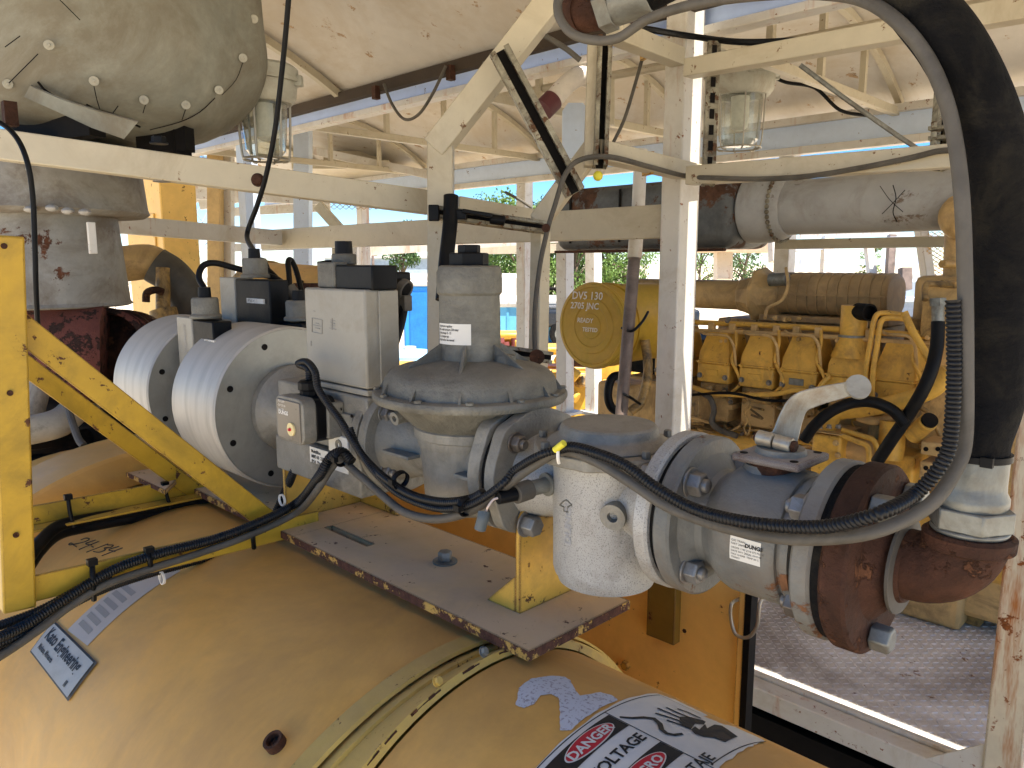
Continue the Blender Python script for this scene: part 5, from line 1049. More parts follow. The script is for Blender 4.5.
# intake log and housings on top
p0=EP(640,292,.45); p1=EP(748,291,.45); m=MB(); m.cyl(V((p0.x,p0.y,p0.z)),V((p1.x,p0.y,p0.z)),.078,32); part(en,'intake_pipe',m,m_engt)
p1=V((p1.x,p0.y,p0.z))
m=MB(); m.lathe([(-.03,.09),(.0,.095),(.06,.115),(.065,.15),(.09,.15),(.095,.14),(.13,.12),(.20,.105)],p1,(1,0,0),9); part(en,'throttle_housing',m,m_engt,bevel=.008)
m=MB(); m.cyl(p1+V((.17,-.10,.085)),p1+V((.26,-.10,.09)),.032,20); part(en,'actuator',m,m_zinc)
etube('sense_line',[(786,268,.3),(788,285,.25),(782,300,.2),(768,308,.1),(765,318,.05)],.008,m_engt)
c0=EP(786,279,.5); c1=EP(905,283,.5); zc=(EP(800,275,.5).z+EP(800,312,.5).z)/2; hh=(EP(800,273,.5).z-EP(800,314,.5).z)/2
xa,xb=c0.x,EP(897,290,.5).x
m=MB(); pts=[]
for k in range(24):
    a=2*PI*k/24; pts.append((.14*abs(cos(a))**.7*(1 if cos(a)>0 else -1),hh*abs(sin(a))**.7*(1 if sin(a)>0 else -1)))
m.prism(pts,(((xa+xb)/2,YE+.5,zc),(0,1,0),(0,0,1),(1,0,0)),xb-xa); part(en,'aftercooler',m,m_brown,bevel=.02)
nr=11
for k in range(nr):
    x=xa+(xb-xa)*(k+.5)/nr; m=MB(); m.prism([(p[0]*1.05,p[1]*1.04) for p in pts],((x,YE+.5,zc),(0,1,0),(0,0,1),(1,0,0)),.008); part(en,'cooler_rib',m,m_brown)
m=MB(); m.bx(xa,xb,YE+.352,YE+.36,zc-.004,zc+.004); part(en,'cooler_rib',m,m_brown)
m=MB(); m.bx(xa-.05,xb+.03,YE+.33,YE+.7,zc-hh-.03,zc-hh); part(en,'cooler_flange',m,m_brown,bevel=.004)
m=MB(); m.bx(xa-.3,xb+.0,YE+.36,YE+.7,zc-hh-.16,zc-hh-.03); part(en,'cooler_base',m,m_brown,bevel=.01)
for k in range(7): m=MB(); x=xa-.2+(xb-xa+.2)*k/7; m.bx(x,x+.02,YE+.345,YE+.36,zc-hh-.15,zc-hh-.03); part(en,'cooler_rib',m,m_brown)
# outlet stack
p=EP(846,330,-.02); zt2=EP(846,306,-.02).z; m=MB(); m.cyl(V((p.x,p.y+.08,p.z-.03)),V((p.x,p.y+.08,zt2)),.055,28); m.cyl(V((p.x,p.y+.08,p.z-.12)),V((p.x,p.y+.08,p.z-.03)),.085,28,r2=.056); part(en,'outlet_stack',m,m_eng)
m=MB(); q=EP(857,312,.0); m.ring(V((p.x+.02,p.y+.06,q.z)),V((p.x+.085,p.y+.02,q.z)),.036,.028,24); m.lathe([(0,.028),(.001,.028)],V((p.x+.06,p.y+.035,q.z)),(.065,-.04,0),20); part(en,'stack_port',m,m_dark)
m=MB(); m.ring(V((p.x,p.y+.08,p.z-.035)),V((p.x,p.y+.08,p.z-.025)),.060,.05,28); part(en,'hose_clamp',m,m_zinc)
# tall twin pipes at the right and fat lower pipe
etube('tall_pipe',[(864,398,-.02),(866,370,-.03),(870,345,-.03),(875,318,-.02),(884,313,.0),(905,315,.02)],.011)
etube('tall_pipe',[(872,400,-.02),(873,372,-.03),(877,347,-.03),(881,322,-.02),(890,318,.0),(905,319,.02)],.011)
etube('brace_pipe',[(904,312,-.05),(912,330,-.05),(925,352,-.05),(938,375,-.05)],.015)
etube('brace_pipe',[(925,300,-.02),(926,285,.02),(935,284,.05),(955,285,.05)],.012,m_engd)
ebox('thermostat_housing',905,318,935,345,.10,.2,m_engd)
ebox('thermostat_housing',922,300,934,338,.02,.12,m_engd)
etube('water_pipe',[(828,440,-.10),(829,425,-.10),(838,413,-.10),(860,410,-.10),(890,404,-.10),(915,397,-.10),(935,388,-.10),(950,370,-.10)],.032,m_eng,0,20)
ebox('water_pump',812,433,838,478,-.16,.2,m_eng,.012)
ebox('pump_flange',809,430,841,436,-.17,.22,m_engt,.004)
for u in(812,820,829,838): m=MB(); m.hexb(EP(u,428,-.16),(0,0,1),.010,.012); part(en,'bolt',m,m_bolt)
for u,v in((838,455),(838,470),(836,443)): m=MB(); m.hexb(EP(u,v,-.17),(0,-1,0),.010,.012); part(en,'bolt',m,m_engt)
m=MB(); a=EP(840,447,-.05);b=EP(878,452,-.05); m.cyl(a,V((b.x,a.y,a.z)),.048,24); part(en,'pump_shaft_cover',m,m_engt)
etube('oil_line',[(842,430,-.12),(862,436,-.12),(873,440,-.12),(877,450,-.12),(877,464,-.12)],.011)
etube('oil_line',[(840,435,-.14),(856,441,-.14),(867,446,-.14),(869,456,-.14),(869,466,-.14)],.011)
etube('oil_line',[(858,417,-.05),(875,421,-.05),(890,418,-.05),(908,410,-.05)],.018,m_engt)
etube('oil_cooler_leg',[(893,420,-.04),(892,440,-.04),(890,458,-.04)],.05,m_eng,0,22)
ebox('oil_cooler',880,452,912,492,-.02,.2,m_eng,.012)
etube('filler_neck',[(912,436,-.06),(922,427,-.08),(928,422,-.1)],.035,m_eng,0,20); m=MB(); q=EP(929,421,-.1); m.lathe([(0,.03),(.012,.03)],q,(.5,-.6,.6),20); part(en,'filler_cap',m,m_dark)
ebox('rocker_block',921,441,944,458,-.10,.15,m_engt,.006); ebox('rocker_block',920,461,944,483,-.10,.15,m_engt,.006)
for u,v in((926,449),(938,449),(926,468)): m=MB(); m.lathe([(0,.009),(.003,.009)],EP(u,v,-.102),(0,-1,0),14); part(en,'bolt_hole',m,m_dark)
ebox('starter_housing',838,462,880,520,-.02,.3,m_engt,.03)
ebox('lower_rail',840,480,1000,520,.0,.1,m_eng,.01)
m=MB(); q=EP(925,560,-.15); m.cyl(V((q.x-.3,q.y+.2,q.z+.02)),V((q.x+.3,q.y+.2,q.z+.02)),.11,28); part(en,'oil_filter_tank',m,m_eng)
m=MB(); m.bx(-1.1,-.3,YE+.15,YE+.9,.05,1.45); part(en,'flywheel_housing',m,m_engt,bevel=.03)
etube('side_pipe',[(905,405,.05),(925,410,.05),(935,425,.05),(942,440,.05)],.010,m_engd)
rr=random.Random(11)
for k in range(26):
    u=rr.uniform(700,905); v=rr.uniform(392,470); pts=[(u,v,.02)]; 
    for j in range(3): u+=rr.uniform(4,22)*rr.choice((-1,1)); v+=rr.uniform(-6,14); pts.append((u,v,rr.uniform(-.02,.06)))
    etube('small_line',pts,rr.uniform(.004,.010),rr.choice((m_engd,m_engt,m_eng,m_engd)))
for k in range(30):
    u=rr.uniform(700,930); v=rr.choice((398,436,445,318,340,402))+rr.uniform(-3,3); m=MB(); m.hexb(EP(u,v,.03),(0,-1,0),.009,.012); part(en,'bolt',m,rr.choice((m_bolt,m_engt,m_engd)))
for k in range(16):
    u=rr.uniform(700,925); v=rr.uniform(395,480); w=rr.uniform(4,12); ebox('cast_boss',u,v,u+w,v+rr.uniform(4,9),.02+rr.uniform(0,.08),.15,rr.choice((m_engd,m_engt,m_eng,m_engd)),.004)
# hoses in front of the engine
m=MB(); m.tube([EP(938,322,-.15),EP(937,345,-.17),EP(932,368,-.2),EP(922,392,-.22),EP(905,420,-.22),EP(890,442,-.22),EP(877,462,-.2)],.024,16,8); ht=solo('engine_hose',m,m_black,'black hose sloping down across the right end of the yellow engine','hose',loc=EP(938,322,-.15))
m=MB(); m.cyl(EP(938,303,-.15),EP(938,324,-.15),.022,16); m.cyl(EP(938,298,-.15),EP(938,306,-.15),.028,6); fit=thing('hose_fitting',tuple(EP(938,303,-.15)),'zinc hose fitting on top of the sloping black hose','hose fitting'); part(fit,'crimp_sleeve',m,m_zinc)
m=MB(); m.tube([EP(804,440,-.35),EP(815,425,-.35),EP(832,411,-.33),EP(852,403,-.3),EP(872,402,-.28),EP(892,410,-.25),EP(905,424,-.24)],.022,16,8); solo('engine_hose',m,m_black,'black hose arching behind the valve handle','hose',loc=EP(804,440,-.35))
# exhaust pipe and muffler
ex=thing('exhaust_muffler',tuple(PY(700,205,3.6)),'long scorched grey muffler and wrapped exhaust pipe under the roof above the engine','muffler')
ze=PY(862,204,3.62).z; xm0=PY(553,205,3.42).x; xe0=PY(770,214,3.62).x; 
m=MB(); m.cyl((xe0,3.62,ze),(1.2,3.62,ze),.128,48); part(ex,'wrapped_pipe',m,m_pipegr)
for u,r_c in((762,.150),(776,.142)):
    x=PY(u,214,3.62).x; 
m=MB(); xc0=PY(750,216,3.62).x; xc1=PY(790,214,3.62).x; m.lathe([(0,.155),(.01,.165),(.10,.165),((xc1-xc0)*.8,.155),((xc1-xc0),.135)],(xc0,3.62,ze),(1,0,0),48); part(ex,'pipe_collar',m,m_pipegr)
m=MB(); 
for k in range(40):
    a=2*PI*k/40; m.sphere((xc0+(xc1-xc0)*.80,3.62+.158*cos(a),ze+.158*sin(a)),.012,6,4)
part(ex,'laced_seam',m,m_strut)
m=MB(); m.bx(xm0,xc0+.0,3.42,3.9,ze-.19,ze+.16); part(ex,'muffler_box',m,m_muff,bevel=.07,seg=5)
m=MB(); m.bx(xm0+.02,xc0-.02,3.41,3.44,ze-.205,ze-.19); part(ex,'muffler_lip',m,m_rust,bevel=.004)
for x in (-2.95,-2.6): m=MB(); m.bx(x,x+.012,3.412,3.42,ze-.15,ze+.13); part(ex,'panel_seam',m,m_dark)
m=MB(); m.tube([PY(893,185,3.47),PY(896,198,3.48),PY(893,212,3.48),PY(897,222,3.49)],.002,6,4); m.tube([PY(880,186,3.47),PY(890,200,3.48),PY(903,212,3.48)],.0015,6,4); m.tube([PY(905,190,3.47),PY(893,203,3.48),PY(882,214,3.49)],.0015,6,4); part(ex,'lacing_wire',m,m_dark)
bp(V((-1.95,3.95,ze-.165)),V((1.5,3.95,ze-.165)),.06,.05,m_cream)
# air cleaner
ac=thing('air_cleaner',tuple(A(592,326,3.55)),'big round yellow air cleaner drum with white chalk writing on its cover','air cleaner')
cc=A(592,326,3.55); Rr=.197
m=MB(); m.lathe([(0,Rr*1.0),(.012,Rr*1.02),(.025,Rr),(.03,Rr*.96),(.45,Rr*.96),(.46,Rr*.9)],cc,(0,1,0),96); part(ac,'canister',m,m_ydisc)
m=MB(); m.lathe([(-.001,Rr*.985),(-.010,Rr*.96),(-.012,Rr*.90),(-.007,Rr*.88),(-.007,Rr*.66),(-.012,Rr*.64),(-.012,Rr*.50),(-.008,Rr*.48),(-.008,Rr*.30),(-.012,Rr*.28),(-.012,Rr*.10),(-.014,.001)],cc,(0,1,0),96,cap=False); part(ac,'cover',m,m_ydisc)
def ctext(t,size,dx,dz): part(ac,'chalk_writing',text_mesh(t,size,lambda x,y,z:V((cc.x+dx+x,cc.y-.0155,cc.z+dz+y)),'CENTER',shear=.1,bold=.0006),m_chalk)
for q_ in (('DV5 130',.050,-.02,.122),('2705 JNC',.042,-.035,.078),('READY',.030,-.03,.015),('TESTED',.026,.0,-.025)): ctext(*q_)
m=MB(); m.ring(cc+V((0,.10,0)),cc+V((0,.125,0)),Rr*1.0,Rr*.95,64); part(ac,'band',m,m_ydisc)
pp=thing('conduit_pipe',tuple(A(620,420,3.3)),'weathered upright conduit pipe with a white upper sleeve, beside the yellow air cleaner','pipe')
m=MB(); m.cyl(A(620,430,3.25),A(635,250,3.25),.026,24); part(pp,'pipe',m,m_purple); m=MB(); m.cyl(A(634.5,258,3.24),A(636.5,232,3.24),.030,24); part(pp,'white_sleeve',m,m_white); m=MB(); m.cyl(A(637,236,3.25),A(641,150,3.25),.028,20); part(pp,'upper_pipe',m,m_white)
wire('black wire looping round the conduit pipe',[A(622,328,3.3),A(632,331,3.2),A(642,322,3.3),A(648,312,3.4)],.006,m_black); wire('black wire tied low on the conduit pipe',[A(618,392,3.3),A(628,396,3.2),A(640,404,3.3)],.006,m_black)
# clutter below the air cleaner
gb=thing('engine_gearbox',tuple(A(625,400,3.9)),'brown gear housing with a black hose under the air cleaner','gear housing'); m=MB(); m.box(A(628,405,3.8),(.24,.2,.24)); part(gb,'housing',m,m_engt,bevel=.02); m=MB(); m.tube([A(625,375,3.5),A(612,378,3.5),A(608,395,3.5),A(612,408,3.5),A(622,412,3.5)],.020,12,6); part(gb,'hose',m,m_black); m=MB(); m.tube([A(645,340,3.5),A(648,370,3.5),A(642,400,3.5),A(630,412,3.5)],.022,12,6); part(gb,'hose',m,m_engd)
# mesh guard at the right, radiator end
mg=thing('mesh_guard',tuple(A(925,300,4.4)),'cream framed expanded-metal guard behind the right end of the engine','mesh guard')
m=MB(); m.bar(A(921,228,4.4),A(931,300,4.4),.05,.07,up=-FW); part(mg,'frame_post',m,m_white,bevel=.004); m=MB(); m.bar(A(931,300,4.4),A(926,330,4.4),.05,.06,up=-FW); part(mg,'frame_post',m,m_white)
m=MB(); pw=.05;ph=.024
o_=A(922,348,4.45)
for i in range(14):
    for j in range(28):
        ox=o_+RT*(i*pw*.8)+V((0,0,j*ph)); h=V((0,0,ph/2)); wv_=RT*(pw*.4)
        for s_ in(1,-1): m.bar(ox-wv_,ox+h*s_,.003,.005,up=-FW); m.bar(ox+h*s_,ox+wv_,.003,.005,up=-FW)
part(mg,'expanded_mesh',m,m_panel)
ra=thing('cooling_pipe_stack',tuple(A(958,250,3.2)),'yellow upright manifold with a round end partly hidden by the black hose','manifold')
m=MB(); m.cyl(A(955,350,3.2),A(960,215,3.2),.055,24); m.sphere(A(966,216,3.1),.10,20,12); part(ra,'manifold',m,m_engt)
for v in(264,284): m=MB(); m.cyl(A(942,v,3.05),A(962,v+1,3.1),.016,14); part(ra,'stub',m,m_engd)
# right yellow fragments behind the right post
# ================================================================ near scenery beyond the machines
def fpost(u0,v0,u1,v1,d,w,mat,name='post',par=None): m=MB(); m.bar(A(u0,v0,d),A(u1,v1,d),w,w,up=-FW); return part(par,name,m,mat,bevel=.004)
yf=thing('yard_frame',tuple(A(300,300,6)),'cream and white open steel frame of the next unit, seen through the left windows','steel frame')
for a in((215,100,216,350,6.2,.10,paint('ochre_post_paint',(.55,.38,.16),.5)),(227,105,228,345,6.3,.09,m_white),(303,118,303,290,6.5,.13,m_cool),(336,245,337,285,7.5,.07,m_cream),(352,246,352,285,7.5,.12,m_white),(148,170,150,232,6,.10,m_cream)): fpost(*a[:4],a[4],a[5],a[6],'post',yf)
for a,b,h in(((120,208,8),(240,186,8),.16),((100,190,7),(330,200,7),.09),((230,212,7.5),(330,207,7.5),.08),((225,248,7),(300,246,7),.07),((360,252,9),(560,238,9),.10),((455,250,10),(700,246,10),.12),((200,205,8),(300,185,8),.10),((310,150,7),(430,175,7),.07)):
    m=MB(); m.bar(A(*a),A(*b),h*.6,h); part(yf,'beam',m,m_white if h!=.12 else m_cream)
m=MB(); m.bar(A(318,205,6.8),A(345,235,6.8),.05,.09); part(yf,'brace',m,m_cream)
m=MB()
for i in range(12):
    for j in range(10):
        p=A(322+i*6,162+j*5,8); m.bar(p-RT*.03,p+V((0,0,.025)),.006,.006); m.bar(p+V((0,0,.025)),p+RT*.03,.006,.006); m.bar(p-RT*.03,p-V((0,0,.025)),.006,.006); m.bar(p-V((0,0,.025)),p+RT*.03,.006,.006)
part(yf,'expanded_mesh',m,m_brown)
m=MB(); m.box(A(350,170,7.6),(.9,.9,.08),Matrix.Rotation(rad(45),3,'Z')); m.box(A(360,158,7.6),(.7,.1,.12),Matrix.Rotation(rad(45),3,'Z')); part(yf,'eave_panel',m,m_cream)
for (u0,u1,v0,v1,d) in((557,573,244,412,6.0),(586,601,250,412,6.4)):
    t=thing('white_post',tuple(A((u0+u1)/2,v1,d)),'white square post left of the air cleaner' if u0<570 else 'white square post partly behind the air cleaner','post'); m=MB(); m.bar(A((u0+u1)/2,v1,d),A((u0+u1)/2,v0,d),.10,.10,up=(1,0,0)); part(t,'shaft',m,m_white,bevel=.005); m=MB(); m.box(A((u0+u1)/2,v1,d),(.2,.2,.02)); part(t,'base_plate',m,m_white)
# right window structures
yr=thing('yard_frame',tuple(A(850,260,8)),'white open steel frame of another unit, seen above the engine at the right','steel frame')
for a,b,d,h in(((790,246),(935,240),8,.10),((800,262),(930,262),9,.07),((815,275),(930,277),9,.06),((800,236),(900,232),8.5,.05)):
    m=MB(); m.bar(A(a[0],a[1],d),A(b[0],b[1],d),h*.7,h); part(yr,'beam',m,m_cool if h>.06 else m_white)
for u0,v0,u1,v1,d,w in((828,236,825,292,8,.10),(868,240,874,292,8.2,.08),(776,210,777,262,7.5,.13),(723,245,723,280,9,.18)): fpost(u0,v0,u1,v1,d,w,m_white,'post',yr)
m=MB(); m.bar(A(892,235,8),A(888,295,8),.07,.07,up=-FW); m.bar(A(905,268,8),A(905,290,8),.10,.10,up=-FW); part(yr,'dark_post',m,m_purple)
m=MB(); m.box(A(735,248,9),(1.1,1.1,.10),Matrix.Rotation(rad(45),3,'Z')); part(yr,'rusty_canopy',m,paint('tan_canopy_paint',(.52,.38,.26),.6))
m=MB(); m.box(A(905,312,8.4),(1.6,.6,.7),Matrix.Rotation(rad(45),3,'Z')); bt_=thing('grey_tank_box',tuple(A(905,312,8.4)),'plain blue-grey steel box between the engine and the mesh guard','steel box'); part(bt_,'body',m,paint('blue_grey_box',(.30,.36,.44),.6),bevel=.02); m=MB(); m.box(A(905,298,8.38),(1.7,.7,.05),Matrix.Rotation(rad(45),3,'Z')); part(bt_,'lid',m,m_cool,bevel=.01)
# ---- yard: ground and far things
GZ=-1.0
def G_(u,d): # ground point below pixel column u at horizontal distance ~d
    p=A(u,262,d); return V((p.x,p.y,GZ))
m=MB(); n=40; S=900
m.add([(-S,-S,GZ),(S,-S,GZ),(S,S,GZ),(-S,S,GZ)],[(0,1,2,3)]); struct('ground',m,paint('pale_gravel_ground',(.56,.48,.36),.9,var=.2,grime=.2,grimecol=(.35,.3,.22),gscale=.15,bump=.6,bscale=30))
# second yellow engine, sunlit, behind the regulator
e2=thing('engine',tuple(G_(520,9)),'sunlit yellow engine standing in the yard, seen behind the regulator and air cleaner','engine')
ex_=paint('sunlit_yellow_engine',(.62,.37,.05),.45,grime=.3,grimecol=(.3,.16,.03),gscale=5)
def fb(u,v,d,sx,sy,sz,mat,par,name='block',bev=.03): m=MB(); m.box(A(u,v,d),(sx,sy,sz),Matrix.Rotation(rad(45),3,'Z')); return part(par,name,m,mat,bevel=bev)
fb(480,400,8.5,2.4,1.0,.75,ex_,e2); fb(600,395,9,1.6,.9,.6,ex_,e2); fb(545,372,8.6,1.9,.6,.20,ex_,e2); fb(505,365,8.3,.5,.5,.12,ex_,e2)
m=MB(); p=A(585,348,8.8); m.lathe([(0,.30),(.3,.30)],p,(0,1,0),40); m.lathe([(-.02,.22),(0,.24)],p,(0,1,0),32); m.lathe([(-.03,.10),(-.02,.12)],p,(0,1,0),24); part(e2,'air_cleaner',m,ex_)
rr=random.Random(4)
for k in range(34):
    u=rr.uniform(440,606); v=rr.uniform(342,412); s=rr.uniform(.06,.22)
    m=MB(); 
    if k%3: m.box(A(u,v,8.0+rr.uniform(-.3,.4)),(s*1.6,s,s*.8),Matrix.Rotation(rad(45),3,'Z'))
    else: q=A(u,v,7.9); m.cyl(q,q+V((rr.uniform(-.3,.3),rr.uniform(-.1,.1),rr.uniform(-.2,.25))),s*.3,14)
    part(e2,'engine_fitting',m,rr.choice((ex_,ex_,ex_,m_rust,m_engd)),bevel=.01)
for k in range(6): m=MB(); q=A(500+k*5,338+k%3*4,8.0); m.cyl(q,q+V((.05,0,-.35)),.045,12); part(e2,'manifold_pipe',m,paint('maroon_manifold',(.20,.06,.06),.6) if k==0 else bpy.data.materials['maroon_manifold'])
fb(505,336,8.2,.42,.3,.10,ex_,e2,'rocker_box'); fb(525,349,8.3,.9,.4,.09,ex_,e2,'rocker_box')
e3=thing('engine',tuple(A(315,300,3.6)),'rust-flecked yellow engine housing behind the black switches and actuator box','engine')
eo=paint('orange_yellow_housing',(.58,.34,.10),.5,rust=.12,rscale=18)
m=MB(); p0=A(262,262,3.9); p1=A(355,300,3.0); p0=A(262,302,3.7); p1=A(356,312,3.35); m.cyl(p0,p1,.19,40); part(e3,'housing',m,eo); m=MB(); m.lathe([(-.02,.17),(0,.20),(.05,.20)],p0,p1-p0,36); part(e3,'end_flange',m,m_engd)
m=MB(); m.box(A(312,294,3.22),(.16,.02,.09),Matrix.Rotation(rad(30),3,'Z')); part(e3,'window_cutout',m,m_rust)
for u,v in((302,282),(308,291),(303,300),(325,274),(318,283)): m=MB(); m.sphere(A(u,v,3.30),.008); part(e3,'bolt',m,m_dark)
m=MB(); m.tube([A(318,265,3.3),A(335,264,3.3),A(352,275,3.3),A(358,286,3.3)],.016,10,5); part(e3,'hose',m,m_dark)
# blue drums and containers in the yard
bl=paint('sunlit_blue_plastic',(.03,.26,.62),.4,var=.08); 
t=thing('portable_toilet',tuple(G_(427,20)),'tall blue cabin between the actuator box and the chamfered post','portable toilet'); p=A(424,310,20)
m=MB(); m.box(V((p.x,p.y,GZ+1.0)),(.95,.95,1.9),Matrix.Rotation(rad(45),3,'Z')); part(t,'cabin',m,bl,bevel=.05); m=MB(); m.box(V((p.x,p.y,GZ+.06)),(1.6,1.6,.12),Matrix.Rotation(rad(45),3,'Z')); part(t,'skid',m,bl); m=MB(); m.box(V((p.x,p.y,GZ+2.0)),(1.05,1.05,.14),Matrix.Rotation(rad(45),3,'Z')); part(t,'roof',m,m_white,bevel=.04)
fwd=-HD
m=MB(); m.box(V((p.x,p.y,GZ+.98))+fwd*.49,(.6,.03,1.6),Matrix.Rotation(rad(45),3,'Z')); part(t,'door',m,paint('dark_blue_door',(.02,.18,.48),.4))
t=thing('blue_container',tuple(G_(520,26)),'long light blue container with a white top beyond the yellow engine','container'); p=A(530,318,26)
m=MB(); m.box(V((p.x,p.y,GZ+.55)),(6.5,2.4,1.2),Matrix.Rotation(rad(45),3,'Z')); part(t,'body',m,paint('light_blue_panel',(.13,.42,.62),.5,var=.06),bevel=.03); m=MB(); m.box(V((p.x,p.y,GZ+1.25)),(6.7,2.6,.30),Matrix.Rotation(rad(45),3,'Z')); part(t,'top_cover',m,m_white,bevel=.12)
for k in range(9): m=MB(); m.box(V((p.x,p.y,GZ+.55))+RT*(-2.9+.72*k)-HD*1.21,(.08,.04,1.05),Matrix.Rotation(rad(45),3,'Z')); part(t,'side_rib',m,paint('light_blue_rib',(.10,.36,.56),.5) if k==0 else bpy.data.materials['light_blue_rib'])
t=thing('blue_drum',tuple(G_(405,14)),'pale blue plastic tank on the gravel left of the chamfered post','plastic tank'); p=A(409,322,14)
m=MB(); m.lathe([(0,.42),(.05,.46),(.4,.46),(.42,.44),(.44,.46),(.85,.46),(.92,.40),(.95,.15)],V((p.x,p.y,GZ)),(0,0,1),32); part(t,'shell',m,paint('pale_blue_tank',(.30,.52,.72),.45)); m=MB(); m.lathe([(.95,.12),(1.0,.12)],V((p.x,p.y,GZ)),(0,0,1),20); part(t,'lid',m,m_white)
# dark pick-up
t=thing('pickup_truck',tuple(G_(610,24)),'dark pick-up truck parked behind the air cleaner','pickup truck'); p=G_(612,24); Mx=Matrix.Rotation(rad(45),3,'Z')
def tb(dx,dz,sx,sy,sz,mat,name,bev=.08,dy=0): m=MB(); m.box(p+RT*dx+HD*dy+V((0,0,dz)),(sx,sy,sz),Mx); return part(t,name,m,mat,bevel=bev)
td=paint('dark_truck_paint',(.02,.024,.03),.25,var=.1,bump=0)
tb(0,.85,5.2,1.9,.55,td,'body',.12); tb(.5,1.40,2.3,1.7,.62,td,'cab',.2); tb(.5,1.42,1.9,1.74,.36,paint('truck_window',(.08,.11,.14),.1,bump=0),'window',.05); tb(-1.7,1.15,1.7,1.6,.1,td,'load_bed')
for dx in(-1.6,1.6):
    m=MB(); q=p+RT*dx-HD*.98+V((0,0,.38)); m.cyl(q,q+HD*.25,.38,28); w_=part(t,'wheel',m,m_rubber,bevel=.03); m=MB(); q2_=q-HD*.01; m.cyl(q2_,q2_+HD*.02,.22,20); part(w_,'rim',m,m_zinc)
m=MB(); q=p+RT*-2.3+V((0,0,1.1)); m.tube([q,q+V((0,0,.55)),q+RT*.2+V((0,0,.62)),q+RT*.9+V((0,0,.62)),q+RT*1.0+V((0,0,.55)),q+RT*1.0],.05,10,0); part(t,'roll_bar',m,m_dark)
t=thing('white_canopy',tuple(G_(240,30)),'low white canopy roof far off in the yard on the left','canopy'); q=G_(240,30)
m=MB(); m.box(q+V((0,0,1.9)),(9,4,.35),Mx); part(t,'canopy_roof',m,m_white,bevel=.1)
for dx in(-4,-1.5,1.5,4): m=MB(); q1=q+RT*dx-HD*1.8; m.bar(q1,q1+V((0,0,1.8)),.12,.12); part(t,'leg',m,m_white)
t=thing('grey_shed',tuple(G_(395,70)),'flat grey-blue shed at the horizon left of the chamfered post','shed'); q=G_(392,70)
m=MB(); m.box(q+V((0,0,1.6)),(11,5,2.8),Mx); part(t,'wall',m,paint('shed_grey_blue',(.33,.42,.50),.7)); m=MB(); m.box(q+V((0,0,3.05)),(11.5,5.5,.2),Mx); part(t,'roof',m,m_white)
# pole and pylon
t=thing('utility_pole',tuple(G_(373,45)),'thin dark utility pole against the sky left of the chamfered post','utility pole'); q=G_(373,45); m=MB(); m.cyl(q,q+V((0,0,4.4)),.11,10,r2=.07); part(t,'shaft',m,m_purple); m=MB(); m.bar(q+V((0,0,3.7)),q+RT*1.2+V((0,0,3.8)),.07,.07); part(t,'lamp_arm',m,m_purple)
t=thing('power_pylon',tuple(G_(207,130)),'lattice electricity pylon far away in the left window','pylon'); q=G_(205,130); m=MB(); Hh=34
lv=[(0,3.6),(7,2.7),(14,2.0),(20,1.4),(26,1.0),(34,.5)]
for (z0,w0),(z1,w1) in zip(lv,lv[1:]):
    for (sx,sy),(tx,ty) in(((-1,-1),(1,-1)),((1,-1),(1,1)),((1,1),(-1,1)),((-1,1),(-1,-1))):
        m.bar(q+V((sx*w0,sy*w0,z0)),q+V((sx*w1,sy*w1,z1)),.22,.22); m.bar(q+V((sx*w0,sy*w0,z0)),q+V((tx*w1,ty*w1,z1)),.13,.13); m.bar(q+V((tx*w0,ty*w0,z0)),q+V((sx*w1,sy*w1,z1)),.13,.13); m.bar(q+V((sx*w1,sy*w1,z1)),q+V((tx*w1,ty*w1,z1)),.13,.13)
for z in(22,27,32): m.bar(q+RT*-6+V((0,0,z)),q+RT*6+V((0,0,z)),.22,.22)
part(t,'lattice_tower',m,paint('pylon_blue_grey',(.30,.38,.46),.6,bump=0))
# trees
m_leafA=paint('tree_leaves_light',(.095,.17,.03),.6,var=.35,bump=0); m_leafB=paint('tree_leaves_dark',(.045,.095,.022),.6,var=.35,bump=0); m_bark=paint('tree_bark',(.12,.09,.06),.9)
def tree(u,d,h,r,label,leafn,mat,sparse=False,seed=0):
    rr=random.Random(seed); b=G_(u,d); t=thing('tree',tuple(b),label,'tree','trees along the far side of the yard')
    m=MB(); m.tube([b,b+V((0,0,h*.3)),b+V((rr.uniform(-.3,.3),0,h*.6)),b+V((rr.uniform(-.4,.4),0,h*.9))],.2,8,4,rf=lambda i:max(.03,.24-.018*i)*h/8)
    cl=[]
    for k in range(24 if not sparse else 9):
        a=rr.uniform(0,2*PI); z=rr.uniform(.08 if not sparse else .25,.98); rad_=r*math.sqrt(max(.12,1-((z-.5)/.52)**2))*rr.uniform(.35,.95); e=b+V((cos(a)*rad_,sin(a)*rad_,h*z)); m.tube([b+V((0,0,h*z*.55)),(b+V((0,0,h*z*.75))+e)/2,e],.04,5,3,rf=lambda i:.06); cl.append((e,rr.uniform(.28,.5)*r))
    part(t,'trunk',m,m_bark)
    m=MB()
    for c,cr in cl:
        for k in range(leafn):
            v_=V((rr.gauss(0,1),rr.gauss(0,1),rr.gauss(0,1))).normalized()*cr*rr.uniform(.3,1)**.5; p_=c+v_; s=rr.uniform(.09,.17)*(1.25 if sparse else 1.0)*h/8; a_=V((rr.gauss(0,1),rr.gauss(0,1),rr.gauss(0,1))).normalized(); b_=a_.orthogonal().normalized()
            m.add([p_-a_*s,p_-b_*s*.5,p_+a_*s,p_+b_*s*.5],[(0,1,2,3)])
    part(t,'crown',m,mat)
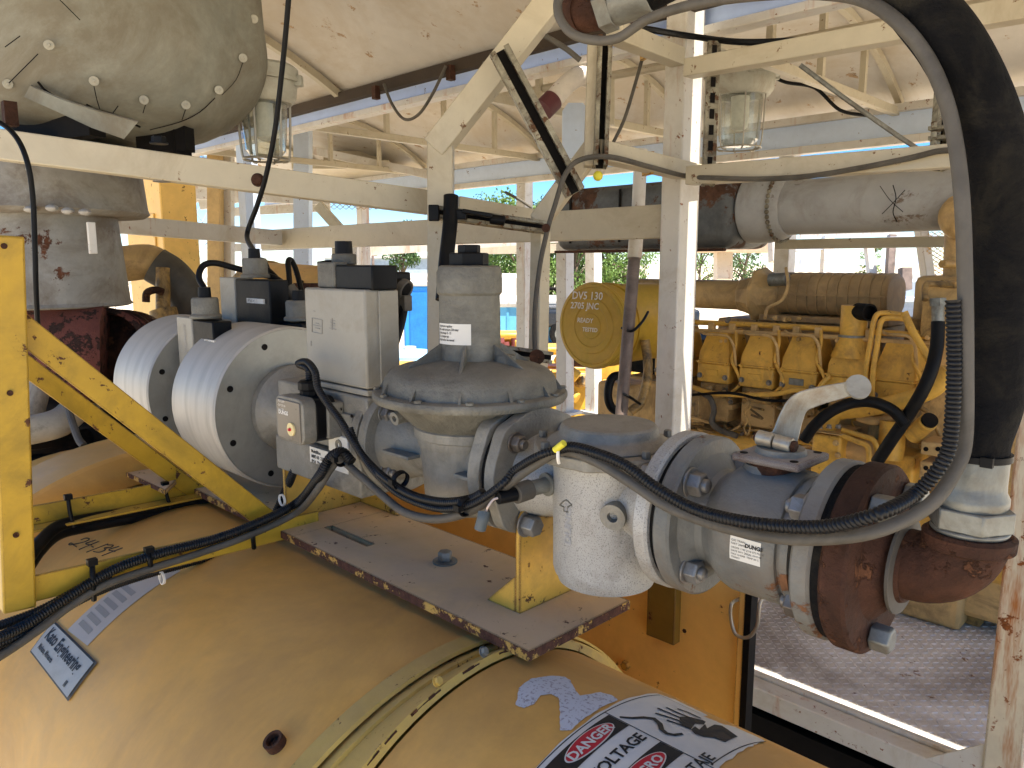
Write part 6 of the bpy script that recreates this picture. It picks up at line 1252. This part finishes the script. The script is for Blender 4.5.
for i,(u,d,h,r,lab,mt_) in enumerate(((492,50,6.3,2.6,'leafy green tree just right of the regulator housing',m_leafA),(520,46,6.0,2.7,'bright green tree between regulator and thin post',m_leafA),(550,52,6.2,2.4,'bushy green tree left of the first white post',m_leafB),(575,50,5.7,2.3,'green tree between the two white posts',m_leafA),(607,54,6.0,2.5,'green tree above the dark truck, right of the white posts',m_leafB),(634,50,5.6,2.3,'green tree behind the conduit pipe',m_leafA),(560,60,5.5,3.0,'darker tree at the back of the row',m_leafB),(466,55,5.0,2.2,'dark green tree partly hidden by the regulator',m_leafB))):
    tree(u,d,h,r,lab,230,mt_,seed=i+1)
tree(402,60,5.6,1.8,'sparse small tree against the sky left of the chamfered post',170,m_leafB,True,21); tree(375,75,4.0,1.0,'tiny pointed tree beside the utility pole',170,m_leafB,True,22)
tree(745,60,6.0,2.6,'thin-leaved tree above the engine intake pipe',170,m_leafB,True,23); tree(700,65,4.8,2.0,'low green tree right of the main post',170,m_leafA,True,24)
tree(872,70,4.5,1.6,'small green tree above the brown manifold',170,m_leafA,True,25)
# white container row far behind, low
for k,(u,d,w,lab) in enumerate(((470,38,7,'white tarpaulin-topped trailer far beyond the yellow engine'),)):
    t=thing('trailer',tuple(G_(u,d)),lab,'trailer'); q=G_(u,d); m=MB(); m.box(q+V((0,0,1.2)),(w,2.4,1.6),Mx); part(t,'body',m,m_white,bevel=.2)
    for dx in(-2,2): m=MB(); c_=q+RT*dx-HD*1.1+V((0,0,.4)); m.cyl(c_,c_+HD*.3,.4,20); part(t,'wheel',m,m_rubber)
# ================================================================ light
SUN=V((.34,.0,.94)).normalized(); el_=math.asin(SUN.z); az=math.atan2(SUN.x,SUN.y)
w=bpy.data.worlds.new('World'); sc.world=w; w.use_nodes=True; nt=w.node_tree; nt.nodes.clear()
sk=nt.nodes.new('ShaderNodeTexSky'); sk.sky_type='NISHITA'; sk.sun_disc=False; sk.sun_elevation=el_; sk.sun_rotation=az; sk.air_density=.7; sk.dust_density=.15; sk.ozone_density=3.5
bg=nt.nodes.new('ShaderNodeBackground'); bg.inputs[1].default_value=.10; ou=nt.nodes.new('ShaderNodeOutputWorld'); hs=nt.nodes.new('ShaderNodeHueSaturation'); hs.inputs['Saturation'].default_value=1.35; hs.inputs['Value'].default_value=.82; nt.links.new(sk.outputs[0],hs.inputs['Color']); nt.links.new(hs.outputs[0],bg.inputs[0]); nt.links.new(bg.outputs[0],ou.inputs[0])
ld=bpy.data.lights.new('sun','SUN'); ld.energy=5.0; ld.angle=rad(.5); ld.color=(1,.92,.80); lo=bpy.data.objects.new('sun',ld); COL.objects.link(lo); lo.rotation_euler=(-SUN).to_track_quat('-Z','Y').to_euler(); lo.location=(0,0,20)
sc.view_settings.view_transform='Standard'; sc.view_settings.look='None'; sc.view_settings.gamma=1; sc.view_settings.exposure=1.72
sc.cycles.max_bounces=7; sc.cycles.diffuse_bounces=5; sc.cycles.glossy_bounces=3; sc.cycles.transmission_bounces=4; sc.cycles.caustics_reflective=False; sc.cycles.caustics_refractive=False
sc.cycles.sample_clamp_indirect=6; sc.cycles.use_denoising=True
